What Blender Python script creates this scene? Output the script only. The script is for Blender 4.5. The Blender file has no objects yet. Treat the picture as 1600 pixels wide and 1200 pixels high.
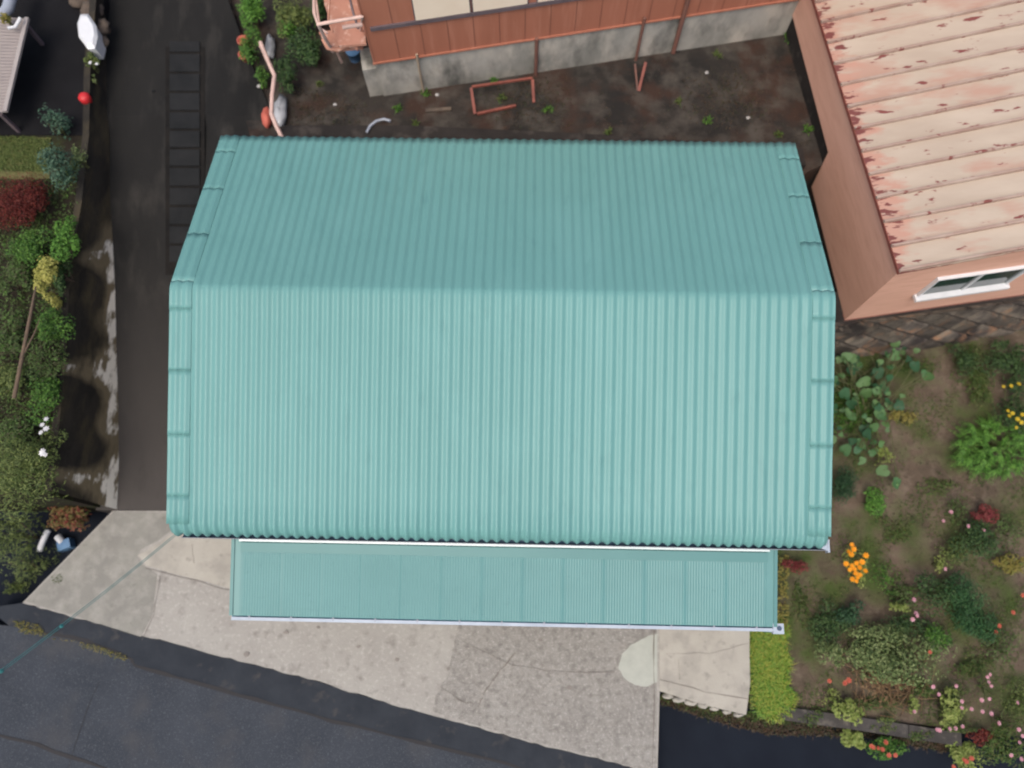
import bpy, math, random
from mathutils import Vector as V, Matrix
R = math.radians
random.seed(7)
scene = bpy.context.scene
col = scene.collection
# ------------------------------------------------------------------ camera
TILT, ROLL, HC, FPX = .2833, -.033, 14.4657, 1200.0
F_ = V((0, math.sin(TILT), -math.cos(TILT)))
U0 = V((0, math.cos(TILT), math.sin(TILT))); R0 = V((1, 0, 0))
R_ = R0*math.cos(ROLL) + U0*math.sin(ROLL); U_ = -R0*math.sin(ROLL) + U0*math.cos(ROLL)
CAM = V((0, 0, HC))
cd = bpy.data.cameras.new('camera'); co = bpy.data.objects.new('camera', cd); col.objects.link(co)
cd.sensor_width = 36; cd.lens = 36*FPX/1600; cd.clip_end = 2000; cd.clip_start = .1
co.matrix_world = Matrix(((R_.x, U_.x, -F_.x, CAM.x), (R_.y, U_.y, -F_.y, CAM.y), (R_.z, U_.z, -F_.z, CAM.z), (0, 0, 0, 1)))
cd.dof.use_dof = True; cd.dof.focus_distance = 11.0; cd.dof.aperture_fstop = .24
scene.camera = co
# ------------------------------------------------------------------ light
SUN_EL, SUN_AZ = 64, 206          # azimuth clockwise from +Y
w = bpy.data.worlds.new('World'); scene.world = w; w.use_nodes = True
nt = w.node_tree; bg = nt.nodes['Background']; sky = nt.nodes.new('ShaderNodeTexSky')
sky.sky_type = 'NISHITA'; sky.sun_disc = False; sky.sun_elevation = R(SUN_EL); sky.sun_rotation = R(SUN_AZ)
sky.air_density = 1.0; sky.dust_density = 6.0; sky.ozone_density = .6
nt.links.new(sky.outputs[0], bg.inputs[0]); bg.inputs[1].default_value = .15
sd = bpy.data.lights.new('sun', 'SUN'); sd.energy = 0.85; sd.angle = R(30); sd.color = (1, .95, .88)
so = bpy.data.objects.new('sun', sd); col.objects.link(so)
sv = V((math.sin(R(SUN_AZ))*math.cos(R(SUN_EL)), math.cos(R(SUN_AZ))*math.cos(R(SUN_EL)), math.sin(R(SUN_EL))))
so.rotation_euler = sv.to_track_quat('Z', 'Y').to_euler()
scene.view_settings.view_transform = 'Standard'; scene.view_settings.look = 'None'
scene.view_settings.gamma = 1; scene.view_settings.exposure = 0.34
scene.cycles.filter_width = 2.0

# ------------------------------------------------------------------ pixel rays (layout only: where a thing stands on its own ground)
def ray(px, py):
    return F_ + R_*((px-800)/FPX) + U_*((600-py)/FPX)
def at(px, py, z=0.0):
    d = ray(px, py); return CAM + d*((z-HC)/d.z)
def atf(px, py, fn):
    z = 0
    for _ in range(40):
        p = at(px, py, z); z = .5*z + .5*fn(p)
    return at(px, py, z)
def vp(px, py, P, Q):               # on the vertical plane through P and Q
    n = V((Q.y-P.y, P.x-Q.x, 0)); d = ray(px, py); return CAM + d*((P-CAM).dot(n)/d.dot(n))
def dn(p, z): return V((p.x, p.y, z))

def lerp(a, b, t): return a+(b-a)*t
sin_ = math.sin
YS = at(220, 797, 0).y; YN = at(300, 205, 2.05).y
# ------------------------------------------------------------------ mesh builder
class MB:
    def __init__(s): s.v = []; s.f = []; s.m = []; s.sm = []
    def add(s, vs, fs, mi=0, smooth=False):
        o = len(s.v); s.v += [tuple(x) for x in vs]
        for f in fs: s.f.append(tuple(i+o for i in f)); s.m.append(mi); s.sm.append(smooth)
        return s
    def hexa(s, b, t, mi=0):        # b, t: rings of n points
        n = len(b)
        s.add(list(b)+list(t), [tuple(range(n))[::-1], tuple(range(n, 2*n))] + [(i, (i+1) % n, n+(i+1) % n, n+i) for i in range(n)], mi); return s
    def box(s, c, sx, sy, sz, rz=0, mi=0):
        c = V(c); a = V((math.cos(rz), math.sin(rz), 0))*sx/2; b = V((-math.sin(rz), math.cos(rz), 0))*sy/2; k = V((0, 0, sz/2))
        q = [-a-b, a-b, a+b, -a+b]
        return s.hexa([c+x-k for x in q], [c+x+k for x in q], mi)
    def bar(s, p, q, wd, ht, mi=0): # beam from p to q
        p = V(p); q = V(q); d = (q-p).normalized(); up = V((0, 0, 1)) if abs(d.z) < .9 else V((0, 1, 0))
        a = d.cross(up).normalized()*wd/2; b = a.cross(d).normalized()*ht/2
        o = [-a-b, a-b, a+b, -a+b]
        return s.hexa([p+x for x in o], [q+x for x in o], mi)
    def prism(s, pts, z0, mi=0):
        return s.hexa([dn(p, z0) for p in pts], pts, mi)
    def tube(s, pts, r, n=8, mi=0, cap=True):
        pts = [V(p) for p in pts]; rs = r if isinstance(r, (list, tuple)) else [r]*len(pts); vs = []; ref = None
        for i, p in enumerate(pts):
            d = (pts[min(i+1, len(pts)-1)] - pts[max(i-1, 0)]).normalized()
            if ref is None: ref = V((0, 0, 1)) if abs(d.z) < .9 else V((1, 0, 0))
            a = d.cross(ref).normalized(); b = a.cross(d).normalized(); ref = b
            vs += [p + (a*math.cos(2*math.pi*k/n) + b*math.sin(2*math.pi*k/n))*rs[i] for k in range(n)]
        fs = [(i*n+k, i*n+(k+1) % n, (i+1)*n+(k+1) % n, (i+1)*n+k) for i in range(len(pts)-1) for k in range(n)]
        s.add(vs, fs, mi, True)
        if cap: s.add(vs[:n], [tuple(range(n))[::-1]], mi); s.add(vs[-n:], [tuple(range(n))], mi)
        return s
    def lathe(s, c, prof, n=16, mi=0, smooth=True):   # prof: (r,z)
        c = V(c); vs = [c+V((r*math.cos(2*math.pi*k/n), r*math.sin(2*math.pi*k/n), z)) for r, z in prof for k in range(n)]
        fs = [(i*n+k, i*n+(k+1) % n, (i+1)*n+(k+1) % n, (i+1)*n+k) for i in range(len(prof)-1) for k in range(n)]
        s.add(vs, fs, mi, smooth); s.add(vs[:n], [tuple(range(n))[::-1]], mi); s.add(vs[-n:], [tuple(range(n))], mi); return s
    def grid(s, rows, mi=0, smooth=True):
        n = len(rows[0]); vs = [p for r in rows for p in r]
        return s.add(vs, [(i*n+k, i*n+k+1, (i+1)*n+k+1, (i+1)*n+k) for i in range(len(rows)-1) for k in range(n-1)], mi, smooth)
    def build(s, name, mats, parent=None):
        me = bpy.data.meshes.new(name); 
        inv = wm(parent).inverted() if parent is not None else None
        vs = s.v if inv is None else [tuple(inv @ V(x)) for x in s.v]
        me.from_pydata(vs, [], s.f)
        mats = mats if isinstance(mats, (list, tuple)) else [mats]
        for m in mats: me.materials.append(m)
        me.polygons.foreach_set('material_index', s.m); me.polygons.foreach_set('use_smooth', s.sm); me.update()
        o = bpy.data.objects.new(name, me); col.objects.link(o)
        if parent is not None: o.parent = parent; WM[o.name] = wm(parent)
        return o
WM = {}
def wm(o): return WM[o.name] if o.name in WM else o.matrix_world.copy()
def tag(o, label=None, cat=None, group=None, kind=None):
    if label: o['label'] = label
    if cat: o['category'] = cat
    if group: o['group'] = group
    if kind: o['kind'] = kind
    return o
def thing(name, loc, label, cat, group=None, rz=0):
    o = bpy.data.objects.new(name, None); col.objects.link(o); o.empty_display_size = .2
    o.location = loc; o.rotation_euler = (0, 0, rz); o.matrix_world = Matrix.Translation(V(loc)) @ Matrix.Rotation(rz, 4, 'Z')
    return tag(o, label, cat, group)
def solid(o, t, off=-1):
    m = o.modifiers.new('thickness', 'SOLIDIFY'); m.thickness = t; m.offset = off; return o

# ------------------------------------------------------------------ materials
def pmat(name, c, c2=None, sc=3, lo=.35, hi=.65, c3=None, sc3=8, t3=.6, w3=.06, rough=.8, bump=0, bsc=40, stretch=(1, 1, 1), metal=0, spec=.5, island=0, det=6, c4=None, sc4=1, t4=.6, w4=.1, rot=0, yg=None, mask=None):
    m = bpy.data.materials.new(name); m.use_nodes = True; n = m.node_tree; L = n.links.new; b = n.nodes['Principled BSDF']
    b.inputs['Roughness'].default_value = rough; b.inputs['Metallic'].default_value = metal; b.inputs['Specular IOR Level'].default_value = spec
    g = n.nodes.new('ShaderNodeNewGeometry'); mp = n.nodes.new('ShaderNodeMapping'); L(g.outputs['Position'], mp.inputs[0]); mp.inputs['Scale'].default_value = stretch; mp.inputs['Rotation'].default_value = (0, 0, rot)
    def noise(s, d=det, r=.6, src=mp):
        t = n.nodes.new('ShaderNodeTexNoise'); t.inputs['Scale'].default_value = s; t.inputs['Detail'].default_value = d; t.inputs['Roughness'].default_value = r
        L(src.outputs[0], t.inputs['Vector']); return t.outputs[0]
    def ramp(x, a, bb):
        q = n.nodes.new('ShaderNodeMapRange'); q.inputs[1].default_value = a; q.inputs[2].default_value = bb; L(x, q.inputs[0]); return q.outputs[0]
    def mix(fac, A, B):
        q = n.nodes.new('ShaderNodeMix'); q.data_type = 'RGBA'; L(fac, q.inputs[0])
        for i, x in ((6, A), (7, B)):
            if isinstance(x, tuple): q.inputs[i].default_value = (*x, 1)
            else: L(x, q.inputs[i])
        return q.outputs[2]
    cur = c
    if c2: cur = mix(ramp(noise(sc), lo, hi), c, c2)
    if yg:      # dirt zone: colour, y start, y end, ragged by noise
        sx = n.nodes.new('ShaderNodeSeparateXYZ'); L(g.outputs['Position'], sx.inputs[0]); ad = n.nodes.new('ShaderNodeMath'); ad.operation = 'MULTIPLY_ADD'; L(noise(1.2), ad.inputs[0]); ad.inputs[1].default_value = yg[3]; L(sx.outputs[1], ad.inputs[2])
        cur = mix(ramp(ad.outputs[0], yg[2]+yg[3]*.5, yg[1]+yg[3]*.5), cur, yg[0])
    if c4: cur = mix(ramp(noise(sc4, 4), t4-w4, t4+w4), cur, c4)
    if c3: cur = mix(ramp(noise(sc3), t3-w3, t3+w3), cur, c3)
    if mask:    # worn or stained patches limited to a mesh attribute
        at_ = n.nodes.new('ShaderNodeAttribute'); at_.attribute_name = mask[0]
        for cc, sc_, th_, w_ in mask[1]:
            mu = n.nodes.new('ShaderNodeMath'); mu.operation = 'MULTIPLY'; L(at_.outputs['Fac'], mu.inputs[0]); L(ramp(noise(sc_), .2, .8), mu.inputs[1])
            cur = mix(ramp(mu.outputs[0], th_-w_, th_+w_), cur, cc)
    if island:
        h = n.nodes.new('ShaderNodeHueSaturation'); q = n.nodes.new('ShaderNodeMapRange'); L(g.outputs['Random Per Island'], q.inputs[0]); q.inputs[3].default_value = 1-island; q.inputs[4].default_value = 1+island
        L(q.outputs[0], h.inputs['Value'])
        if isinstance(cur, tuple): h.inputs['Color'].default_value = (*cur, 1)
        else: L(cur, h.inputs['Color'])
        cur = h.outputs[0]
    if isinstance(cur, tuple): b.inputs['Base Color'].default_value = (*cur, 1)
    else: L(cur, b.inputs['Base Color'])
    if bump:
        q = n.nodes.new('ShaderNodeBump'); q.inputs['Strength'].default_value = bump; q.inputs['Distance'].default_value = .02
        L(noise(bsc, 5), q.inputs['Height']); L(q.outputs[0], b.inputs['Normal'])
    return m
def leafmat(name, cols, rough=.55, trans=.25):
    m = bpy.data.materials.new(name); m.use_nodes = True; n = m.node_tree; L = n.links.new; b = n.nodes['Principled BSDF']
    g = n.nodes.new('ShaderNodeNewGeometry'); r = n.nodes.new('ShaderNodeValToRGB'); L(g.outputs['Random Per Island'], r.inputs[0])
    els = r.color_ramp.elements
    for i, c in enumerate(cols):
        p = i/(len(cols)-1)
        e = els[0] if i == 0 else (els[-1] if i == len(cols)-1 else els.new(p))
        e.position = p; e.color = (*c, 1)
    L(r.outputs[0], b.inputs['Base Color']); b.inputs['Roughness'].default_value = rough; b.inputs['Specular IOR Level'].default_value = .3
    t = n.nodes.new('ShaderNodeBsdfTranslucent'); L(r.outputs[0], t.inputs[0]); mx = n.nodes.new('ShaderNodeMixShader'); mx.inputs[0].default_value = trans
    L(b.outputs[0], mx.inputs[1]); L(t.outputs[0], mx.inputs[2]); L(mx.outputs[0], n.nodes['Material Output'].inputs[0])
    return m
M = {}
M['roof'] = pmat('teal roof paint', (0.1152, 0.2761, 0.2646), (0.1221, 0.2902, 0.2784), sc=.7, lo=.3, hi=.7, c3=(0.1028, 0.2525, 0.2442), sc3=5, t3=.68, w3=.1, c4=(0.1313, 0.3035, 0.2923), sc4=1.7, t4=.62, w4=.15, stretch=(1, .18, 1), rough=.44, bump=.04, bsc=6, spec=.38)
M['awn_rib_shade'] = pmat('teal trim paint with rib shade', (0.0756, 0.2009, 0.2), (0.081, 0.212, 0.2102), sc=2, rough=.42, spec=.35)  # awning teal darkened to match the self-shading of the ribbed sheet
M['rim'] = pmat('dull grey gutter lip', (.19, .21, .245), (.15, .17, .2), sc=5, rough=.5)
M['awn'] = pmat('teal awning paint', (0.08272, 0.219, 0.2171), (0.09152, 0.2355, 0.2337), sc=1.2, c3=(0.0704, 0.1932, 0.1978), sc3=9, t3=.69, w3=.07, rough=.42, spec=.4)
M['concrete'] = pmat('concrete', (0.3321, 0.3248, 0.2975), (0.2782, 0.2675, 0.2462), sc=.9, c3=(0.202, 0.1911, 0.1753), sc3=5, t3=.64, w3=.1, c4=(0.3859, 0.3774, 0.3497), sc4=14, t4=.62, w4=.1, rough=.9, bump=.4, bsc=30, spec=.3)
M['concrete_tan'] = pmat('tan concrete', (0.3901, 0.3746, 0.3289), (0.3329, 0.319, 0.2792), sc=1.3, c3=(0.2379, 0.2278, 0.2017), sc3=6, t3=.66, w3=.08, c4=(0.2854, 0.2734, 0.243), sc4=1.9, t4=.58, w4=.1, rough=.9, bump=.3, bsc=30, spec=.3)
M['concrete_dull'] = pmat('dull concrete', (0.2446, 0.2432, 0.2171), (0.1982, 0.1951, 0.1778), sc=1.1, c3=(0.3037, 0.2996, 0.2714), sc3=4, t3=.6, w3=.15, c4=(0.1687, 0.1724, 0.145), sc4=9, t4=.66, w4=.06, rough=.92, bump=.4, bsc=40, spec=.3)
M['concrete_coarse'] = pmat('coarse worn concrete', (0.2917, 0.2837, 0.261), (0.2333, 0.2245, 0.2068), sc=1.3, c3=(0.1661, 0.1576, 0.1458), sc3=9, t3=.6, w3=.12, c4=(0.3769, 0.3678, 0.3398), sc4=22, t4=.6, w4=.08, rough=.95, bump=.8, bsc=45, spec=.3)
M['mint_patch'] = pmat('pale mint cement', (.385, .405, .36), (.34, .36, .32), sc=5, c3=(.25, .27, .23), sc3=14, t3=.7, rough=.9, bump=.2)
M['asphalt'] = pmat('grey asphalt', (0.02912, 0.0364, 0.0473), (0.04144, 0.04984, 0.0627), sc=.8, c3=(.055, .058, .064), sc3=1.4, t3=.64, w3=.12, c4=(0.0952, 0.103, 0.1155), sc4=55, t4=.62, w4=.05, rough=.85, bump=.6, bsc=70, spec=.3)
M['asphalt_strip'] = pmat('darker asphalt', (.019, .024, .032), (.028, .034, .043), sc=2.2, rough=.88, bump=.5, bsc=60, c3=(.05, .05, .052), sc3=4, t3=.64, spec=.3)
M['asphalt_navy'] = pmat('fresh blue black asphalt', (.0055, .0085, .0155), (.008, .012, .020), sc=1.5, c3=(.05, .055, .062), sc3=45, t3=.71, w3=.03, rough=.85, bump=.3, bsc=80, spec=.18)
M['drive'] = pmat('old dark driveway asphalt', (0.01169, 0.01197, 0.01194), (0.02131, 0.02112, 0.02038), sc=.8, lo=.3, hi=.7, c3=(0.0385, 0.03661, 0.03349), sc3=2.4, t3=.64, w3=.12, stretch=(1, .3, 1), rough=.9, bump=.5, bsc=60, spec=.15, yg=((0.06325, 0.05773, 0.05387), YS-.3, YS+4.6, 2.2))
M['drive_low'] = pmat('brown stained concrete ramp', (.06, .051, .045), (.042, .036, .033), sc=1.0, c3=(.085, .07, .062), sc3=3, t3=.6, w3=.15, rough=.9, bump=.3, bsc=50)
M['black_yard'] = pmat('black asphalt yard', (.0065, .0065, .0078), (.011, .011, .0125), sc=1.5, c3=(.03, .03, .032), sc3=30, t3=.70, rough=.9, bump=.3, bsc=60, spec=.15)
M['cover'] = pmat('dark concrete cover', (0.0126, 0.01416, 0.01536), (0.0192, 0.0204, 0.0216), sc=2, rough=.9, bump=.3, bsc=50, spec=.15)
M['channel'] = pmat('dark channel', (0.01053, 0.01053, 0.01053), (0.01638, 0.01521, 0.01404), sc=4, rough=.95, spec=.1)  # dark tone for the recessed margin around the covers
M['soil'] = pmat('garden soil', (0.1142, 0.08624, 0.06272), (0.0672, 0.05264, 0.03808), sc=1.6, c3=(0.05152, 0.07392, 0.02128), sc3=1.25, t3=.55, w3=.1, c4=(0.1624, 0.1288, 0.09856), sc4=5, t4=.6, w4=.14, rough=.95, bump=1.0, bsc=18, spec=.2)
M['soil_dark'] = pmat('damp back yard soil', (0.036, 0.0312, 0.02722), (0.021, 0.02, 0.01897), sc=1.1, lo=.4, hi=.6, c3=(0.075, 0.0672, 0.05775), sc3=2.0, t3=.58, w3=.12, c4=(.044, .027, .021), sc4=.9, t4=.55, w4=.06, rough=.95, bump=1.0, bsc=12, spec=.15)
M['bank'] = pmat('dark planted soil', (.024, .020, .0145), (.014, .0125, .01), sc=3, c3=(.03, .035, .014), sc3=3, t3=.55, w3=.1, rough=.95, bump=.8, bsc=16, spec=.15)
M['lawn'] = pmat('yellowing lawn', (.12, .115, .04), (.09, .09, .03), sc=4, c3=(.15, .13, .06), sc3=10, t3=.6, rough=.95, bump=.8, bsc=50)
M['wall_old'] = pmat('stained old concrete wall', (0.0375, 0.03313, 0.027), (0.02, 0.0185, 0.0162), sc=1.3, lo=.4, hi=.62, c3=(0.06, 0.05, 0.0312), sc3=2.0, t3=.56, w3=.1, stretch=(1, .6, 1.6), rough=.92, bump=.7, bsc=16, spec=.2, mask=('stain', [((0.1688, 0.1375, 0.0864), 1.6, .15, .1), ((0.775, 0.7375, 0.648), 2.8, .40, .06)]))
M['effl'] = pmat('white lime stain', (.27, .25, .225), (.07, .058, .045), sc=3.4, lo=.42, hi=.56, stretch=(1.6, .8, 1), rough=.95, bump=.4, bsc=20)
M['ledge'] = pmat('dark concrete ledge', (.033, .029, .027), (.020, .018, .017), sc=1.6, c3=(.055, .048, .043), sc3=3, t3=.6, rough=.92, bump=.4, bsc=25, spec=.2)
M['found'] = pmat('mottled grey foundation concrete', (.37, .36, .325), (.23, .23, .205), sc=1.3, lo=.38, hi=.6, c3=(.10, .10, .09), sc3=1.7, t3=.60, w3=.1, c4=(.46, .43, .375), sc4=2.4, t4=.58, w4=.12, stretch=(1, 1, .5), rough=.92, bump=.3, bsc=30, spec=.3)
M['brick_red'] = pmat('terracotta wall boards', (0.3565, 0.138, 0.0864), (0.3105, 0.1176, 0.072), sc=2.2, c3=(0.414, 0.18, 0.12), sc3=4, t3=.62, w3=.12, stretch=(1.4, 1.4, .15), rough=.6)
M['joint'] = pmat('dark brown batten', (.22, .085, .055), rough=.7)  # joint strips a little darker than the wall boards
M['frame_grey'] = pmat('grey window frame', (.13, .10, .11), (.10, .08, .09), sc=4, rough=.5)
M['cream'] = pmat('cream screen panel', (.78, .66, .53), (.74, .61, .48), sc=2, rough=.6)
M['salmon'] = pmat('salmon wall paint', (0.6934, 0.41, 0.3039), (0.6356, 0.3696, 0.2722), sc=.9, c3=(0.5894, 0.3291, 0.2404), sc3=4, t3=.6, w3=.14, stretch=(.5, .5, 2.5), rough=.75, bump=.1, bsc=10, rot=.5)
M['tin'] = pmat('peeling pink roof paint', (0.4465, 0.3729, 0.297), (0.384, 0.313, 0.2448), sc=1.0, c4=(0.3948, 0.2511, 0.1908), sc4=.9, t4=.60, w4=.06, c3=(0.1786, 0.04604, 0.0405), sc3=3.4, t3=.632, w3=.016, stretch=(.6, 2.0, 1), rough=.65, rot=-.15, mask=('eave', [((0.4197, 0.2394, 0.18), 2.2, .36, .08), ((0.1504, 0.04185, 0.036), 5.5, .50, .03)]))
M['tin_rib_shade'] = pmat('pink batten paint with rib shade', (0.376, 0.292, 0.24), (0.288, 0.192, 0.152), sc=2, c3=(0.176, 0.048, 0.04), sc3=5, t3=.62, w3=.03, rough=.65)  # pink paint darkened to deepen the rib shadows, with rust spots
M['white'] = pmat('white paint', (.66, .68, .70), (.60, .62, .64), sc=5, rough=.4)
M['glass'] = pmat('dark window glass', (.012, .03, .03), (.02, .045, .045), sc=2, rough=.08, spec=.8)
M['gutter'] = pmat('pale blue grey gutter', (.40, .46, .53), (.33, .39, .46), sc=5, rough=.4)
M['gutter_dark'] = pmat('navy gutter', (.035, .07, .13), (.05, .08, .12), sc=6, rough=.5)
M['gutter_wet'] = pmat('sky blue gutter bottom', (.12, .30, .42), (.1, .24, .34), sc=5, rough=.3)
M['flash'] = pmat('white aluminium flashing', (.60, .70, .70), (.54, .64, .64), sc=3, rough=.35)
M['wallcream'] = pmat('beige siding', (.48, .44, .38), (.42, .39, .33), sc=1, rough=.8)
M['stone'] = pmat('grey brown stone block', (0.1668, 0.145, 0.116), (0.087, 0.0754, 0.06525), sc=2.4, lo=.4, hi=.6, c3=(0.2175, 0.1232, 0.0725), sc3=2.5, t3=.6, w3=.08, c4=(0.0319, 0.02755, 0.0261), sc4=1.3, t4=.56, w4=.1, rough=.92, bump=.8, bsc=20, island=.35, spec=.2)
M['mortar'] = pmat('dark joint', (.03, .026, .023), (.04, .035, .03), sc=6, rough=.95)
M['rust'] = pmat('rust red painted steel', (.25, .075, .052), (.17, .05, .037), sc=7, rough=.7)
M['rust_dull'] = pmat('dull brown downpipe', (.20, .09, .065), (.14, .07, .055), sc=5, rough=.7)
M['beige_pipe'] = pmat('beige pipe', (.33, .26, .19), (.27, .22, .16), sc=5, rough=.7)
M['pink_pipe'] = pmat('pale pink pipe', (.62, .44, .38), (.50, .35, .30), sc=5, rough=.6)
M['deck'] = pmat('faded pink steel deck', (.48, .24, .17), (.40, .19, .13), sc=3, c3=(.60, .40, .32), sc3=7, t3=.6, rough=.7)
M['slat'] = pmat('grey brown corrugated plastic', (.25, .22, .21), (.21, .185, .18), sc=3, rough=.6)
M['slat_edge'] = pmat('pale roof edge', (.34, .31, .29), (.29, .26, .25), sc=3, rough=.6)
M['paleblue'] = pmat('pale blue grey metal', (.33, .36, .42), (.28, .32, .38), sc=3, rough=.4)
M['red'] = pmat('red plastic', (.55, .02, .03), (.45, .02, .02), sc=8, rough=.5)
M['orange_red'] = pmat('faded red clay', (.50, .12, .08), (.42, .1, .07), sc=8, rough=.7)
M['clear'] = pmat('milky plastic', (.40, .42, .44), (.28, .29, .31), sc=6, rough=.3)
M['blue'] = pmat('blue plastic', (.12, .25, .42), (.10, .2, .36), sc=5, rough=.5)
M['cable'] = pmat('green cable sheath', (.035, .20, .20), (.03, .16, .17), sc=5, rough=.5)
M['stem'] = pmat('green stem', (.09, .10, .035), (.07, .075, .03), sc=10, rough=.7)
M['bark'] = pmat('brown branch', (.13, .09, .06), (.09, .065, .045), sc=12, rough=.9)
M['dry'] = leafmat('dry straw', [(.22, .14, .07), (.16, .09, .05), (.30, .21, .11)])
M['rock'] = pmat('brown rock', (.13, .10, .075), (.07, .055, .045), sc=5, rough=.95, bump=.8, bsc=20)
M['pebble'] = pmat('pale stone', (.45, .44, .43), (.36, .35, .34), sc=20, rough=.8)
M['void'] = pmat('dark slot', (.006, .006, .006), rough=.9)
M['block'] = pmat('dark grey concrete block', (0.0675, 0.06259, 0.0583), (0.04387, 0.04118, 0.03887), sc=3, c3=(0.1046, 0.09553, 0.08222), sc3=7, t3=.6, rough=.92, bump=.6, bsc=30, spec=.2)
LM = dict(
 maroon=leafmat('maroon leaves', [(.05, .008, .007), (.11, .016, .012), (.16, .03, .018)]),
 blue=leafmat('blue green needles', [(.02, .055, .035), (.05, .11, .07), (.10, .17, .11)]),
 green=leafmat('mid green leaves', [(0.023, 0.06325, 0.0132), (0.0575, 0.1495, 0.022), (0.115, 0.23, 0.0385)]),
 bright=leafmat('bright green leaves', [(.035, .10, .015), (.075, .20, .028), (.14, .30, .05)]),
 dark=leafmat('dark green leaves', [(0.015, 0.039, 0.014), (0.0375, 0.0825, 0.0238), (0.075, 0.135, 0.042)]),
 yellow=leafmat('yellow green leaves', [(.26, .27, .06), (.36, .36, .09), (.42, .40, .12)]),
 olive=leafmat('olive leaves', [(0.0464, 0.078, 0.021), (0.1015, 0.1425, 0.0392), (0.174, 0.2175, 0.063)]),
 mixed=leafmat('mixed bed leaves', [(0.028, 0.0525, 0.0168), (0.07, 0.1275, 0.028), (0.084, 0.1275, 0.042), (0.063, 0.0525, 0.0308), (0.098, 0.21, 0.042)]),
 grey=leafmat('grey green variegated leaves', [(0.0525, 0.08925, 0.03), (0.126, 0.1785, 0.06), (0.231, 0.2835, 0.12)]),
 squash=leafmat('large bluish leaves', [(.025, .075, .035), (.045, .13, .055), (.10, .20, .07), (.13, .22, .10)]),
 deep=leafmat('deep green fine leaves', [(.015, .05, .02), (.035, .10, .035), (.06, .15, .05)]),
 pine=leafmat('deep teal needles', [(.012, .036, .018), (.028, .075, .033), (.05, .12, .05)]),
 redleaf=leafmat('crimson leaves', [(.12, .02, .022), (.24, .045, .05), (.10, .04, .025)]),
 redgreen=leafmat('red and green leaves', [(.20, .03, .03), (.10, .10, .03), (.26, .07, .05), (.12, .15, .04), (.22, .14, .06)]),
 gold=leafmat('yellowing leaves', [(.17, .16, .035), (.24, .20, .05), (.11, .14, .03)]),
 lime=leafmat('lime leaves', [(.14, .20, .04), (.22, .28, .07), (.28, .32, .10)]),
 grass=leafmat('fresh grass blades', [(.08, .18, .02), (.14, .29, .035), (.27, .34, .05), (.32, .32, .06)]),
 weed=leafmat('low weeds', [(0.033, 0.066, 0.0154), (0.066, 0.121, 0.0242), (0.121, 0.121, 0.044)]),
 rustleaf=leafmat('fallen rusty leaves', [(.06, .038, .025), (.09, .058, .035), (.045, .038, .022), (.04, .06, .02)]),
 orange=leafmat('orange petals', [(.75, .25, .01), (.85, .36, .01), (.9, .42, .03)]),
 pink=leafmat('pink petals', [(.50, .19, .27), (.62, .30, .37), (.68, .46, .50)]),
 redp=leafmat('red petals', [(.46, .06, .04), (.55, .16, .10)]),
 yellowp=leafmat('yellow petals', [(.55, .42, .02), (.65, .5, .05)]),
 whitep=leafmat('white petals', [(.75, .76, .78), (.8, .8, .8)]),
)

# ------------------------------------------------------------------ heights
def hill(p):
    t = (p.y-YS)/(YN-YS)
    if t < 0: return 0.0
    if t < 1: return 2.05*t
    return 2.05+(t-1)*.6
def bankz(p):
    t = max(-.1, min(1.3, (p.y-YS)/(YN-YS))); return 1.58+.90*t
GZ, BZ, LOW = -.3, 2.05, -.6

# ================================================================== SETTING
b = MB(); s = 320
b.hexa([(-s, -s, -1.2), (s, -s, -1.2), (s, s, -1.2), (-s, s, -1.2)], [(-s, -s, -.72), (s, -s, -.72), (s, s, -.72), (-s, s, -.72)])
tag(b.build('ground', M['soil']), kind='structure')
def slab(name, pts, z, m, z0=-.715, kind='structure'):
    o = MB().prism([at(x, y, z) for x, y in pts], z0).build(name, m); return tag(o, kind=kind)
slab('lower_pavement', [(-300, 790), (230, 790), (230, 1000), (-300, 1000)], LOW, M['asphalt_navy'])
slab('side_lane', [(985, 1040), (1240, 1075), (1660, 1120), (1900, 1150), (1900, 1500), (985, 1500)], LOW, M['asphalt_navy'])
edge = [(35, 942), (120, 966), (250, 1000), (360, 1029), (480, 1060), (600, 1097), (720, 1130), (840, 1163), (960, 1192), (1027, 1212)]
line = [(14, 978), (60, 987), (110, 995), (165, 1012), (205, 1030), (211, 1041), (300, 1066), (400, 1094), (520, 1126), (650, 1160), (790, 1193), (930, 1240), (1027, 1262)]
road = [(-700, 905), (14, 978)] + line[1:] + [(1027, 1500), (500, 2200), (-900, 1800)]
slab('road', road, -.12, M['asphalt'])
slab('road_edge_strip', [(-20, 950)]+edge+line[::-1][:-1]+[(14, 978)], -.085, M['asphalt_strip'])
random.seed(3)
def jag(pts, a=2.0, n=5):
    out = []
    for i in range(len(pts)-1):
        for k in range(n):
            t = k/n; j = 0 if k == 0 and i == 0 else a
            out.append((lerp(pts[i][0], pts[i+1][0], t)+random.uniform(-j, j)*.5, lerp(pts[i][1], pts[i+1][1], t)+random.uniform(-j, j)))
    return out+[pts[-1]]
slab('concrete_apron', [(176, 798), (265, 798), (330, 760), (1180, 760), (1031, 980), (1031, 1075), (1027, 1214)] + jag(edge, 1.3, 9)[::-1][1:], 0, M['concrete'])
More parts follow.
